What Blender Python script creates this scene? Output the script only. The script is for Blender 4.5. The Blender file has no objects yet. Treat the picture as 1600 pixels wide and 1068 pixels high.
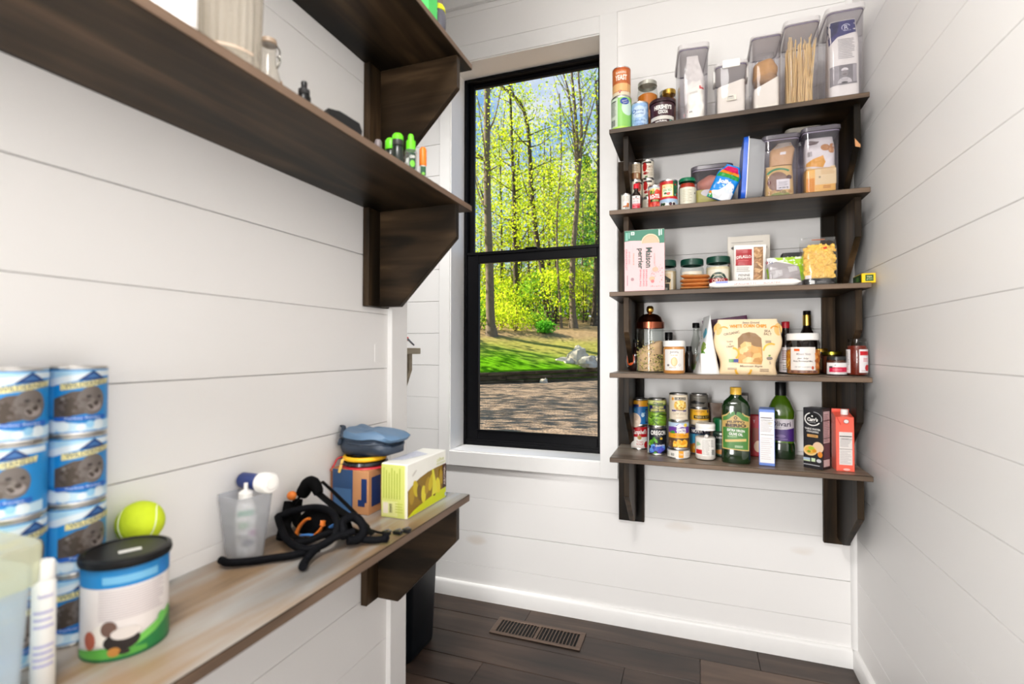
import bpy, bmesh, math, random
import numpy as np
from mathutils import Vector, Matrix, noise, geometry
random.seed(7); np.random.seed(7)
S = bpy.context.scene
COL = S.collection
PI = math.pi

# ------------------------------------------------------------------ camera
cam_d = bpy.data.cameras.new('camera'); cam = bpy.data.objects.new('camera', cam_d); COL.objects.link(cam)
_yaw, _pit, _rol = 0.346926, 0.0156814, 0.00138
_f = Vector((-math.sin(_yaw)*math.cos(_pit), math.cos(_yaw)*math.cos(_pit), math.sin(_pit)))
_r0 = Vector((math.cos(_yaw), math.sin(_yaw), 0)); _u0 = _r0.cross(_f)
_r = _r0*math.cos(_rol)+_u0*math.sin(_rol); _u = -_r0*math.sin(_rol)+_u0*math.cos(_rol)
m = Matrix((_r, _u, -_f)).transposed().to_4x4(); m.translation = Vector((0, 0, 1.2))
cam.matrix_world = m
cam_d.sensor_width = 36.0; cam_d.lens = 794.06/1600*36
cam_d.clip_start = 0.02; cam_d.clip_end = 400
cam_d.dof.use_dof = True; cam_d.dof.focus_distance = 3.2; cam_d.dof.aperture_fstop = 3.0
S.camera = cam

# ------------------------------------------------------------------ view, sky, sun, ceiling lamp and added fill lights
S.view_settings.view_transform = 'Standard'; S.view_settings.look = 'None'
S.view_settings.exposure = 0.18; S.view_settings.gamma = 1.0
S.view_settings.use_curve_mapping = False
S.cycles.use_denoising = True
S.cycles.max_bounces = 10; S.cycles.diffuse_bounces = 6; S.cycles.transparent_max_bounces = 24
S.cycles.caustics_reflective = False; S.cycles.caustics_refractive = False
S.cycles.sample_clamp_indirect = 4.0

W = bpy.data.worlds.new('sky'); S.world = W; W.use_nodes = True
nt = W.node_tree; nt.nodes.clear()
def N(nt, t, **k):
    n = nt.nodes.new(t)
    for a, b in k.items(): setattr(n, a, b)
    return n
o = N(nt, 'ShaderNodeOutputWorld'); bg = N(nt, 'ShaderNodeBackground'); tc = N(nt, 'ShaderNodeTexCoord')
sep = N(nt, 'ShaderNodeSeparateXYZ'); nt.links.new(tc.outputs['Generated'], sep.inputs[0])
ramp = N(nt, 'ShaderNodeValToRGB'); nt.links.new(sep.outputs['Z'], ramp.inputs[0])
ramp.color_ramp.elements[0].position = 0.0; ramp.color_ramp.elements[0].color = (.55, .72, .92, 1)
ramp.color_ramp.elements[1].position = 0.6; ramp.color_ramp.elements[1].color = (.16, .42, .86, 1)
mp = N(nt, 'ShaderNodeMapping'); mp.inputs['Scale'].default_value = (2.6, 2.6, 5.0); mp.inputs['Location'].default_value = (.35, .2, .1)
nt.links.new(tc.outputs['Generated'], mp.inputs[0])
nz = N(nt, 'ShaderNodeTexNoise'); nz.inputs['Scale'].default_value = 1.7; nz.inputs['Detail'].default_value = 6
nt.links.new(mp.outputs[0], nz.inputs['Vector'])
cr = N(nt, 'ShaderNodeValToRGB'); cr.color_ramp.elements[0].position = .5; cr.color_ramp.elements[1].position = .68
nt.links.new(nz.outputs[0], cr.inputs[0])
mx = N(nt, 'ShaderNodeMix', data_type='RGBA'); nt.links.new(cr.outputs[0], mx.inputs[0])
nt.links.new(ramp.outputs[0], mx.inputs[6]); mx.inputs[7].default_value = (.95, .96, 1, 1)
nt.links.new(mx.outputs[2], bg.inputs[0]); bg.inputs[1].default_value = 0.88
nt.links.new(bg.outputs[0], o.inputs[0])

sun_d = bpy.data.lights.new('sun', 'SUN'); sun_d.energy = 11.2; sun_d.angle = .009; sun_d.color = (1, .95, .84)
sun = bpy.data.objects.new('sun', sun_d); COL.objects.link(sun)
sun.rotation_euler = Vector((.80, .12, -.62)).to_track_quat('-Z', 'Y').to_euler()

def area(name, loc, aim, sx, sy, e, col, shape='RECTANGLE'):
    d = bpy.data.lights.new(name, 'AREA'); d.shape = shape; d.size = sx; d.size_y = sy; d.energy = e; d.color = col
    ob = bpy.data.objects.new(name, d); COL.objects.link(ob); ob.location = loc
    ob.rotation_euler = (Vector(aim)-Vector(loc)).to_track_quat('-Z', 'Y').to_euler(); return ob
area('lowered_ceiling_lamp_light', (-.25, -.05, 2.62), (-.1, .45, 0), .40, .40, 26, (1, .965, .93), 'DISK')  # ceiling lamp set lower, out of view, to spare the upper back wall
area('rear_fill_light', (-.15, -.9, 3.4), (-.15, -.6, 0.8), .6, .6, 9, (1, .975, .95), 'DISK')  # added fill behind the camera, no fixture there
area('low_rear_fill_light', (-.60, -1.5, 1.15), (.60, 2.3, .85), .5, 1.7, 34, (1, .985, .968)).data.spread = 2.3  # added soft fill panel inside the closed rear wall, evens out the walls

area('recess_fill_light', (-1.25, .95, 3.3), (-1.17, 2.2, 0.8), .3, .3, 8, (1, .98, .95), 'DISK').data.spread = 1.1  # unseen fill added to brighten the recess walls

# ------------------------------------------------------------------ materials
def c(r, g, b):
    f = lambda x: ((x/255+.055)/1.055)**2.4 if x > 10 else x/255/12.92
    return (f(r), f(g), f(b), 1)
_mc = {}
def mat(name, col, rough=.5, metal=0., var=.08, vs=30., bump=0., trans=0., coat=0., spec=.5):
    if name in _mc: return _mc[name]
    M = bpy.data.materials.new(name); M.use_nodes = True; nt = M.node_tree; p = nt.nodes['Principled BSDF']
    p.inputs['Roughness'].default_value = rough; p.inputs['Metallic'].default_value = metal
    p.inputs['Coat Weight'].default_value = coat; p.inputs['Specular IOR Level'].default_value = spec
    tc = N(nt, 'ShaderNodeTexCoord'); nz = N(nt, 'ShaderNodeTexNoise'); nz.inputs['Scale'].default_value = vs; nz.inputs['Detail'].default_value = 3
    nt.links.new(tc.outputs['Object'], nz.inputs['Vector'])
    mx = N(nt, 'ShaderNodeMix', data_type='RGBA'); nt.links.new(nz.outputs[0], mx.inputs[0])
    mx.inputs[6].default_value = tuple(min(1, v*(1-var)) for v in col[:3])+(1,); mx.inputs[7].default_value = tuple(min(1, v*(1+var)) for v in col[:3])+(1,)
    nt.links.new(mx.outputs[2], p.inputs['Base Color'])
    if bump:
        b = N(nt, 'ShaderNodeBump'); b.inputs['Strength'].default_value = bump; b.inputs['Distance'].default_value = .003
        nt.links.new(nz.outputs[0], b.inputs['Height']); nt.links.new(b.outputs[0], p.inputs['Normal'])
    _mc[name] = M; return M
def clear(name, tint=(.95, .95, .97), refl=1.0, rough=.04, haze=None, hz=.0):
    """thin clear plastic or glass: see-through with a mirror sheen that grows at grazing angles"""
    if name in _mc: return _mc[name]
    M = bpy.data.materials.new(name); M.use_nodes = True; nt = M.node_tree; nt.nodes.clear()
    o = N(nt, 'ShaderNodeOutputMaterial'); t = N(nt, 'ShaderNodeBsdfTransparent'); g = N(nt, 'ShaderNodeBsdfGlossy')
    tc = N(nt, 'ShaderNodeTexCoord'); nz = N(nt, 'ShaderNodeTexNoise'); nz.inputs['Scale'].default_value = 14
    nt.links.new(tc.outputs['Object'], nz.inputs['Vector'])
    bp = N(nt, 'ShaderNodeBump'); bp.inputs['Strength'].default_value = .06; bp.inputs['Distance'].default_value = .01; nt.links.new(nz.outputs[0], bp.inputs['Height'])
    nt.links.new(bp.outputs[0], g.inputs['Normal'])
    t.inputs[0].default_value = tuple(tint)+(1,); g.inputs['Roughness'].default_value = rough
    lw = N(nt, 'ShaderNodeLayerWeight'); pw = N(nt, 'ShaderNodeMath', operation='POWER'); pw.inputs[1].default_value = 3.6; nt.links.new(lw.outputs['Facing'], pw.inputs[0]); fr = N(nt, 'ShaderNodeMath', operation='MULTIPLY_ADD'); fr.inputs[1].default_value = .75; fr.inputs[2].default_value = .035; nt.links.new(pw.outputs[0], fr.inputs[0])
    mu = N(nt, 'ShaderNodeMath', operation='MULTIPLY'); mu.inputs[1].default_value = refl; nt.links.new(fr.outputs[0], mu.inputs[0])
    ms = N(nt, 'ShaderNodeMixShader'); nt.links.new(mu.outputs[0], ms.inputs[0]); nt.links.new(t.outputs[0], ms.inputs[1]); nt.links.new(g.outputs[0], ms.inputs[2])
    last = ms
    if haze:
        d = N(nt, 'ShaderNodeBsdfDiffuse'); d.inputs[0].default_value = tuple(haze)+(1,)
        tl = N(nt, 'ShaderNodeBsdfTranslucent'); tl.inputs[0].default_value = tuple(haze)+(1,)
        a = N(nt, 'ShaderNodeMixShader'); a.inputs[0].default_value = .5; nt.links.new(d.outputs[0], a.inputs[1]); nt.links.new(tl.outputs[0], a.inputs[2])
        m2 = N(nt, 'ShaderNodeMixShader'); m2.inputs[0].default_value = hz; nt.links.new(ms.outputs[0], m2.inputs[1]); nt.links.new(a.outputs[0], m2.inputs[2]); last = m2
    nt.links.new(last.outputs[0], o.inputs[0]); _mc[name] = M; return M
def wood(name, cs, axis, scale=1.0, rough=.45, knots=.6, spec=.4):
    """stained board: grain stretched along an axis, dark knots; cs = colours from dark to light"""
    if name in _mc: return _mc[name]
    M = bpy.data.materials.new(name); M.use_nodes = True; nt = M.node_tree; p = nt.nodes['Principled BSDF']
    p.inputs['Roughness'].default_value = rough; p.inputs['Specular IOR Level'].default_value = spec
    tc = N(nt, 'ShaderNodeTexCoord'); oi = N(nt, 'ShaderNodeObjectInfo')
    ad = N(nt, 'ShaderNodeVectorMath', operation='ADD'); nt.links.new(tc.outputs['Object'], ad.inputs[0])
    sc = N(nt, 'ShaderNodeVectorMath', operation='SCALE'); sc.inputs[0].default_value = (7, 5, 9); nt.links.new(oi.outputs['Random'], sc.inputs['Scale']); nt.links.new(sc.outputs[0], ad.inputs[1])
    mp = N(nt, 'ShaderNodeMapping'); s = [24*scale]*3; s['xyz'.index(axis)] = 2.2*scale; mp.inputs['Scale'].default_value = s
    nt.links.new(ad.outputs[0], mp.inputs[0])
    n1 = N(nt, 'ShaderNodeTexNoise'); n1.inputs['Scale'].default_value = 1.0; n1.inputs['Detail'].default_value = 7; n1.inputs['Distortion'].default_value = .8
    nt.links.new(mp.outputs[0], n1.inputs['Vector'])
    mp2 = N(nt, 'ShaderNodeMapping'); s2 = [7*scale]*3; s2['xyz'.index(axis)] = 2.6*scale; mp2.inputs['Scale'].default_value = s2; nt.links.new(ad.outputs[0], mp2.inputs[0])
    n2 = N(nt, 'ShaderNodeTexNoise'); n2.inputs['Scale'].default_value = 1.0; n2.inputs['Detail'].default_value = 3; nt.links.new(mp2.outputs[0], n2.inputs['Vector'])
    av = N(nt, 'ShaderNodeMath', operation='ADD'); nt.links.new(n1.outputs[0], av.inputs[0]); nt.links.new(n2.outputs[0], av.inputs[1])
    hv = N(nt, 'ShaderNodeMath', operation='MULTIPLY'); nt.links.new(av.outputs[0], hv.inputs[0]); hv.inputs[1].default_value = .5
    r = N(nt, 'ShaderNodeValToRGB'); e = r.color_ramp.elements
    e[0].position = .34; e[0].color = cs[0]; e[1].position = .66; e[1].color = cs[-1]
    for i, q in enumerate(cs[1:-1]):
        x = r.color_ramp.elements.new(.34+.32*(i+1)/(len(cs)-1)); x.color = q
    nt.links.new(hv.outputs[0], r.inputs[0])
    vo = N(nt, 'ShaderNodeTexVoronoi'); vo.inputs['Scale'].default_value = 1.3*scale; nt.links.new(mp2.outputs[0], vo.inputs['Vector'])
    kr = N(nt, 'ShaderNodeValToRGB'); kr.color_ramp.elements[0].position = .07; kr.color_ramp.elements[0].color = (knots,)*3+(1,); kr.color_ramp.elements[1].position = .30; kr.color_ramp.elements[1].color = (0, 0, 0, 1)
    nt.links.new(vo.outputs['Distance'], kr.inputs[0])
    mx = N(nt, 'ShaderNodeMix', data_type='RGBA'); nt.links.new(kr.outputs[0], mx.inputs[0]); nt.links.new(r.outputs[0], mx.inputs[6]); mx.inputs[7].default_value = tuple(v*.35 for v in cs[0][:3])+(1,)
    nt.links.new(mx.outputs[2], p.inputs['Base Color'])
    b = N(nt, 'ShaderNodeBump'); b.inputs['Strength'].default_value = .15; b.inputs['Distance'].default_value = .002; nt.links.new(n1.outputs[0], b.inputs['Height']); nt.links.new(b.outputs[0], p.inputs['Normal'])
    _mc[name] = M; return M
def paint(name, col, knot, axis='x'):
    """white painted pine: brush sheen and a few ghost knots showing through"""
    M = bpy.data.materials.new(name); M.use_nodes = True; nt = M.node_tree; p = nt.nodes['Principled BSDF']
    p.inputs['Roughness'].default_value = .42; p.inputs['Specular IOR Level'].default_value = .35
    g = N(nt, 'ShaderNodeTexCoord')
    mp = N(nt, 'ShaderNodeMapping'); s = [9.]*3; s['xyz'.index(axis)] = 3.6; mp.inputs['Scale'].default_value = s; nt.links.new(g.outputs['Object'], mp.inputs[0])
    nw = N(nt, 'ShaderNodeTexNoise'); nw.inputs['Scale'].default_value = 1.2; nt.links.new(mp.outputs[0], nw.inputs['Vector'])
    ad = N(nt, 'ShaderNodeMix', data_type='VECTOR'); ad.inputs[0].default_value = .3; nt.links.new(mp.outputs[0], ad.inputs[4]); nt.links.new(nw.outputs['Color'], ad.inputs[5])
    vo = N(nt, 'ShaderNodeTexVoronoi'); vo.inputs['Scale'].default_value = .85; nt.links.new(ad.outputs[1], vo.inputs['Vector'])
    r = N(nt, 'ShaderNodeValToRGB'); cr = r.color_ramp; cr.elements[0].position = .05; cr.elements[0].color = (.25,)*3+(1,)
    cr.elements[1].position = .2; cr.elements[1].color = (0, 0, 0, 1)
    for q, v in ((.10, .3), (.13, 1.), (.16, .6)):
        x = cr.elements.new(q); x.color = (v,)*3+(1,)
    nt.links.new(vo.outputs['Distance'], r.inputs[0])
    s2 = N(nt, 'ShaderNodeSeparateColor'); nt.links.new(vo.outputs['Color'], s2.inputs[0])
    gt = N(nt, 'ShaderNodeMath', operation='GREATER_THAN'); gt.inputs[1].default_value = .82; nt.links.new(s2.outputs[0], gt.inputs[0])
    mu = N(nt, 'ShaderNodeMath', operation='MULTIPLY'); nt.links.new(r.outputs[0], mu.inputs[0]); nt.links.new(gt.outputs[0], mu.inputs[1])
    m3 = N(nt, 'ShaderNodeMath', operation='MULTIPLY'); m3.inputs[1].default_value = .45; nt.links.new(mu.outputs[0], m3.inputs[0])
    mx = N(nt, 'ShaderNodeMix', data_type='RGBA'); nt.links.new(m3.outputs[0], mx.inputs[0]); mx.inputs[6].default_value = col; mx.inputs[7].default_value = knot
    nt.links.new(mx.outputs[2], p.inputs['Base Color']); _mc[name] = M; return M
def vcol(name, rough=.4, coat=0.):
    M = bpy.data.materials.new(name); M.use_nodes = True; nt = M.node_tree; p = nt.nodes['Principled BSDF']; p.inputs['Roughness'].default_value = rough
    a = N(nt, 'ShaderNodeVertexColor'); a.layer_name = 'Col'; mu = N(nt, 'ShaderNodeVectorMath', operation='SCALE'); mu.inputs['Scale'].default_value = 1.0 if rough > .9 else .87; nt.links.new(a.outputs[0], mu.inputs[0]); nt.links.new(mu.outputs[0], p.inputs['Base Color']); p.inputs['Coat Weight'].default_value = coat; p.inputs['Specular IOR Level'].default_value = 0 if rough > .9 else .5
    return M
PRINT = vcol('printed_ink', .38)

# ------------------------------------------------------------------ mesh builder
class B:
    def __init__(s): s.bm = bmesh.new(); s.mats = []
    def mi(s, m):
        if m not in s.mats: s.mats.append(m)
        return s.mats.index(m)
    def faces(s, vs, fs, m):
        i = s.mi(m); bv = [s.bm.verts.new(v) for v in vs]
        for f in fs:
            try: q = s.bm.faces.new([bv[k] for k in f]); q.material_index = i
            except ValueError: pass
        return bv
    def box(s, x0, y0, z0, x1, y1, z1, m, bev=0., seg=1):
        vs = [(x, y, z) for z in (z0, z1) for y in (y0, y1) for x in (x0, x1)]
        bv = s.faces(vs, [(0, 2, 3, 1), (4, 5, 7, 6), (0, 1, 5, 4), (2, 6, 7, 3), (0, 4, 6, 2), (1, 3, 7, 5)], m)
        if bev:
            es = {e for v in bv for e in v.link_edges}
            bmesh.ops.bevel(s.bm, geom=list(es), offset=bev, segments=seg, affect='EDGES', profile=.5)
        return s
    def lathe(s, prof, m, seg=28, cx=0, cy=0, z=0):
        i = s.mi(m); rings = []
        for r, h in prof:
            if r < 1e-6: rings.append([s.bm.verts.new((cx, cy, z+h))])
            else: rings.append([s.bm.verts.new((cx+r*math.cos(2*PI*k/seg), cy+r*math.sin(2*PI*k/seg), z+h)) for k in range(seg)])
        for a, b in zip(rings, rings[1:]):
            for k in range(seg):
                k2 = (k+1) % seg
                f = [a[k], a[k2], b[k2], b[k]] if len(a) > 1 and len(b) > 1 else ([a[k], a[k2], b[0]] if len(a) > 1 else [a[0], b[k2], b[k]])
                if len(set(f)) == len(f) and len(f) > 2: s.bm.faces.new(f).material_index = i
        return s
    def loft(s, rings, m, cap=True, closed=True):
        i = s.mi(m); R = [[s.bm.verts.new(p) for p in r] for r in rings]; n = len(R[0])
        for a, b in zip(R, R[1:]):
            for k in range(n if closed else n-1):
                s.bm.faces.new([a[k], a[(k+1) % n], b[(k+1) % n], b[k]]).material_index = i
        if cap:
            s.bm.faces.new(R[0][::-1]).material_index = i; s.bm.faces.new(R[-1]).material_index = i
        return s
    def tube(s, pts, r, m, seg=8, flat=1.0):
        pts = [Vector(p) for p in pts]; n = len(pts); rs = r if isinstance(r, (list, tuple)) else [r]*n
        rings = []; up = Vector((.13, .21, .97))
        for k, p in enumerate(pts):
            t = (pts[min(k+1, n-1)]-pts[max(k-1, 0)]).normalized()
            a = t.cross(up)
            if a.length < 1e-3: a = t.cross(Vector((1, 0, 0)))
            a.normalize(); b = a.cross(t).normalized()
            rings.append([p+(a*math.cos(2*PI*j/seg)+b*flat*math.sin(2*PI*j/seg))*rs[k] for j in range(seg)])
        return s.loft(rings, m)
    def prism(s, poly, axis, a0, a1, m):
        def P(u, v, w): return {'x': (w, u, v), 'y': (u, w, v), 'z': (u, v, w)}[axis]
        n = len(poly)
        s.faces([P(u, v, a0) for u, v in poly]+[P(u, v, a1) for u, v in poly],
                [tuple(range(n)), tuple(range(2*n-1, n-1, -1))]+[(k, k+n, (k+1) % n+n, (k+1) % n) for k in range(n)], m); return s
    def ball(s, cx, cy, cz, rx, ry, rz, m, seg=16):
        prof = [(math.sin(PI*k/(seg//2)), -math.cos(PI*k/(seg//2))) for k in range(seg//2+1)]
        n0 = len(s.bm.verts); s.lathe([(a if a > 1e-4 else 0, b) for a, b in prof], m, seg); s.bm.verts.ensure_lookup_table()
        for v in s.bm.verts[n0:]: v.co = Vector((cx+v.co.x*rx, cy+v.co.y*ry, cz+v.co.z*rz))
        return s
    def build(s, name, parent=None, sm=35, loc=None, rot=None):
        bmesh.ops.recalc_face_normals(s.bm, faces=s.bm.faces)
        for f in s.bm.faces: f.smooth = sm > 0
        if sm > 0:
            a = math.radians(sm)
            for e in s.bm.edges:
                if len(e.link_faces) == 2 and e.calc_face_angle(0) > a: e.smooth = False
        me = bpy.data.meshes.new(name); s.bm.to_mesh(me); s.bm.free()
        for m in s.mats: me.materials.append(m)
        ob = bpy.data.objects.new(name, me); COL.objects.link(ob); ob.parent = parent
        if loc: ob.location = loc
        if rot: ob.rotation_euler = rot
        return ob
def catmull(P, n=8):
    P = [Vector(p) for p in P]; Q = [P[0]*2-P[1]]+P+[P[-1]*2-P[-2]]; out = []
    for i in range(1, len(Q)-2):
        a, b, d, e = Q[i-1:i+3]
        for k in range(n):
            t = k/n; out.append(.5*(2*b+(d-a)*t+(2*a-5*b+4*d-e)*t*t+(3*b-a-3*d+e)*t**3))
    return out+[P[-1]]
def rrect(w, d, r, n=4, cx=0, cy=0):
    o = []
    for sx, sy, a0 in ((1, 1, 0), (-1, 1, PI/2), (-1, -1, PI), (1, -1, 1.5*PI)):
        for k in range(n+1):
            a = a0+PI/2*k/n; o.append((cx+sx*(w/2-r)+r*math.cos(a), cy+sy*(d/2-r)+r*math.sin(a)))
    return o
def thing(name, label, cat, loc=(0, 0, 0), rz=0., group=None, rot=None):
    e = bpy.data.objects.new(name, None); COL.objects.link(e); e.location = loc; e.rotation_euler = rot or (0, 0, rz)
    e.empty_display_size = .02; e['label'] = label; e['category'] = cat
    if group: e['group'] = group
    return e
def tag(ob, label, cat, group=None, kind=None):
    ob['label'] = label; ob['category'] = cat
    if group: ob['group'] = group
    if kind: ob['kind'] = kind
    return ob
def struct(name, loc=(0, 0, 0)):
    e = bpy.data.objects.new(name, None); COL.objects.link(e); e.location = loc; e['kind'] = 'structure'; return e
def face(x, y, extra=0.): return -math.atan2(x, y)+extra      # yaw that turns local -Y towards the room's middle

# ------------------------------------------------------------------ flat print: shapes and lettering cut to follow a surface
_txt = {}
def glyphs(s, bold):
    k = (s, bold)
    if k not in _txt:
        cu = bpy.data.curves.new('t', 'FONT'); cu.body = s; cu.align_x = 'LEFT'; cu.resolution_u = 2; cu.offset = bold
        ob = bpy.data.objects.new('t', cu); me = ob.to_mesh()
        V = np.zeros(len(me.vertices)*3); me.vertices.foreach_get('co', V); V = V.reshape(-1, 3)[:, :2]
        F = [tuple(p.vertices) for p in me.polygons]
        if len(V): lo = V.min(0); hi = V.max(0); V = (V-lo)/np.maximum(hi-lo, 1e-6)-.5
        _txt[k] = (V, F); ob.to_mesh_clear(); bpy.data.objects.remove(ob); bpy.data.curves.remove(cu)
    return _txt[k]
class Art:
    def __init__(s): s.bm = bmesh.new(); s.lay = s.bm.faces.layers.int.new('c'); s.cols = []; s.z = 0.0002; s.step = .00009
    def _c(s, col):
        if len(col) == 3: col = c(*col)
        if col not in s.cols: s.cols.append(col)
        return s.cols.index(col)
    def _add(s, vs, fs, col):
        i = s._c(col); bv = [s.bm.verts.new((x, y, s.z)) for x, y in vs]
        for f in fs:
            try: q = s.bm.faces.new([bv[k] for k in f]); q[s.lay] = i
            except ValueError: pass
        s.z += s.step; return s
    def poly(s, pts, col):
        t = geometry.tessellate_polygon([[Vector((x, y, 0)) for x, y in pts]]); return s._add(pts, [tuple(f) for f in t], col)
    def rect(s, x0, y0, x1, y1, col): return s._add([(x0, y0), (x1, y0), (x1, y1), (x0, y1)], [(0, 1, 2, 3)], col)
    def ell(s, x, y, rx, ry, col, a0=0, a1=360, n=20, rot=0):
        cr, sr = math.cos(rot), math.sin(rot); P = []
        for k in range(n+1 if a1-a0 < 360 else n):
            a = math.radians(a0+(a1-a0)*k/n); u, v = rx*math.cos(a), ry*math.sin(a); P.append((x+u*cr-v*sr, y+u*sr+v*cr))
        return s._add(P, [tuple(range(len(P)))], col)
    def ring(s, x, y, r0, r1, col, a0=0, a1=360, n=24, sy=1.):
        P = []; F = []
        for k in range(n+1):
            a = math.radians(a0+(a1-a0)*k/n); P += [(x+r0*math.cos(a), y+sy*r0*math.sin(a)), (x+r1*math.cos(a), y+sy*r1*math.sin(a))]
        for k in range(n): F.append((2*k, 2*k+1, 2*k+3, 2*k+2))
        return s._add(P, F, col)
    def text(s, t, x, y, w, h, col, rot=0., bold=.012, arc=0., italic=0.):
        V, F = glyphs(t, bold); cr, sr = math.cos(rot), math.sin(rot); P = []
        for a, b in V:
            u, v = a*w+italic*b*h, b*h+arc*(1-(2*a)**2)*h
            P.append((x+u*cr-v*sr, y+u*sr+v*cr))
        return s._add(P, F, col)
    def bars(s, x0, y0, x1, y1, n, col, fill=.45, ragged=.35, seed=0):
        rr = random.Random(seed+n); h = (y1-y0)/n; P = []; F = []
        for k in range(n):
            e = x1-(x1-x0)*ragged*rr.random(); b = y0+h*(k+.5-fill/2); i = len(P)
            P += [(x0, b), (e, b), (e, b+h*fill), (x0, b+h*fill)]; F.append((i, i+1, i+2, i+3))
        return s._add(P, F, col)
    def code(s, x0, y0, x1, y1, n=11, col=(25, 25, 25), seed=1):
        rr = random.Random(seed); P = []; F = []; w = (x1-x0)/n
        for k in range(n):
            i = len(P); a = x0+k*w; b = a+w*rr.uniform(.25, .75); P += [(a, y0), (b, y0), (b, y1), (a, y1)]; F.append((i, i+1, i+2, i+3))
        return s._add(P, F, col)
    def blobs(s, x0, y0, x1, y1, n, r, cols, seed=0, sq=1.):
        rr = random.Random(seed)
        for k in range(n):
            q = r*rr.uniform(.7, 1.25); z = s.z
            s.ell(rr.uniform(x0+q, x1-q), rr.uniform(y0+q*sq, y1-q*sq), q, q*sq, cols[rr.randrange(len(cols))], n=9, rot=rr.uniform(0, 3) if sq != 1 else 0); s.z = z+s.step*.12
        return s
    def build(s, name, parent, fn, du=None, dv=None, mat_=None):
        bm = s.bm
        if bm.verts:
            for d, ax in ((du, 0), (dv, 1)):
                if d:
                    xs = [v.co[ax] for v in bm.verts]; k0, k1 = math.ceil(min(xs)/d), math.floor(max(xs)/d)
                    for k in range(k0, k1+1):
                        no = Vector((1, 0, 0)) if ax == 0 else Vector((0, 1, 0))
                        bmesh.ops.bisect_plane(bm, geom=bm.verts[:]+bm.edges[:]+bm.faces[:], dist=1e-7, plane_co=no*(k*d), plane_no=no)
        for v in bm.verts: v.co = Vector(fn(*v.co))
        fc = [s.cols[f[s.lay]] for f in bm.faces]
        me = bpy.data.meshes.new(name); bm.to_mesh(me); bm.free()
        a = me.color_attributes.new('Col', 'FLOAT_COLOR', 'CORNER'); arr = np.ones((len(me.loops), 4), np.float32)
        for p in me.polygons: arr[p.loop_start:p.loop_start+p.loop_total] = fc[p.index]
        a.data.foreach_set('color', arr.ravel()); me.materials.append(mat_ or PRINT)
        ob = bpy.data.objects.new(name, me); COL.objects.link(ob); ob.parent = parent; return ob
def on_cyl(r): return lambda u, v, z: ((r+z)*math.sin(u/r), -(r+z)*math.cos(u/r), v)
def on_front(y): return lambda u, v, z: (u, y-z, v)
def on_right(x): return lambda u, v, z: (x+z, u, v)
def on_left(x): return lambda u, v, z: (x-z, -u, v)
def on_top(zz): return lambda u, v, z: (u, v, zz+z)
# ================================================================== the room
XL, XR, YB, ZC = -.872, .568, 2.27, 3.5
WHITE = paint('white_painted_pine', (.87, .86, .85, 1), (.70, .60, .49, 1), 'x')
WHITE_Y = paint('white_painted_pine_side', (.87, .86, .85, 1), (.70, .60, .49, 1), 'y')
TRIM = mat('white_trim_paint', (.87, .865, .855, 1), .35, var=.02)
BACKER = mat('wall_backer', (.22, .21, .2, 1), .8)
CEIL = mat('ceiling_white', (.83, .82, .80, 1), .6, var=.02)
PIECE = {}
_gr = random.Random(4)
def gap(): return _gr.choice((.0003, .0005, .0008, .0010))
def piece(x0, y0, z0, x1, y1, z1, m, parent, name='plank', bev=.0007):
    return B().box(x0, y0, z0, x1, y1, z1, m, bev).build(name, parent, sm=0)
G = .0013
ZB = [-.0005+.1605*k for k in range(0, 11)]+[1.605+.1577*k for k in range(1, 13)]
ZB = sorted(set([round(z, 4) for z in ZB if z < 1.61]+[round(1.605+.1577*k, 4) for k in range(1, 13)]))
ZB[-1] = ZC
# back wall with a window opening
wb = B()
OX0, OX1, OZ0, OZ1 = -1.138, -.400, .71, 2.614
for a in ((-1.6, -.02, OX0-.012, ZC), (OX1+.012, -.02, .75, ZC), (OX0-.012, -.02, OX1+.012, OZ0-.012), (OX0-.012, OZ1+.012, OX1+.012, ZC)):
    wb.box(a[0], YB+.014, a[1], a[2], YB+.21, a[3], BACKER)
wall_back = wb.build('wall_back', sm=0); wall_back['kind'] = 'structure'
for z0, z1 in zip(ZB, ZB[1:]):
    segs = [(-1.45, XR)] if z1 <= .72 or z0 >= 2.7 else [(-1.45, -1.15), (-.385, XR)]
    for x0, x1 in segs: piece(x0, YB, z0+gap(), x1, YB+.0145, z1-gap(), WHITE, wall_back)
piece(-1.45, YB-.022, 2.895, XR, YB, 3.0, TRIM, wall_back, 'crown_board', .003)
# right wall
wr = B().box(XR+.014, -1.7, -.02, XR+.2, YB+.2, ZC, BACKER).build('wall_right', sm=0); wr['kind'] = 'structure'
ZR = [0]+[.495+.1643*k for k in range(-3, 19) if .02 < .495+.1643*k < ZC]+[ZC]
for z0, z1 in zip(ZR, ZR[1:]): piece(XR, -1.7, z0+gap(), XR+.0145, YB, z1-gap(), WHITE_Y, wr)
# left partition, its end board, and the recess behind it
wl = B().box(-.985, -1.7, -.02, XL-.014, 1.385, ZC, BACKER).build('wall_left', sm=0); wl['kind'] = 'structure'
ZL = [0]+[.985+.16*k for k in range(-6, 17) if .01 < .985+.16*k < ZC-.03]+[ZC]
for z0, z1 in zip(ZL, ZL[1:]): piece(XL-.0145, -1.7, z0+gap(), XL, 1.312, z1-gap(), WHITE_Y, wl)
piece(XL-.014, 1.312, .0, XL+.014, 1.400, ZC, TRIM, wl, 'corner_board', .002)
piece(-.985, 1.385, .0, XL-.014, 1.400, ZC, TRIM, wl, 'end_board', .002)
piece(XL, 1.245, 1.165, XL+.0012, 1.262, 1.215, TRIM, wl, 'patch', .0004)
wa = B().box(-1.6, -.2, -.02, -1.45, YB+.2, ZC, CEIL).box(-1.45, -.2, -.02, -.985, -.1, ZC, CEIL).build('wall_recess', sm=0); wa['kind'] = 'structure'
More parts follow.
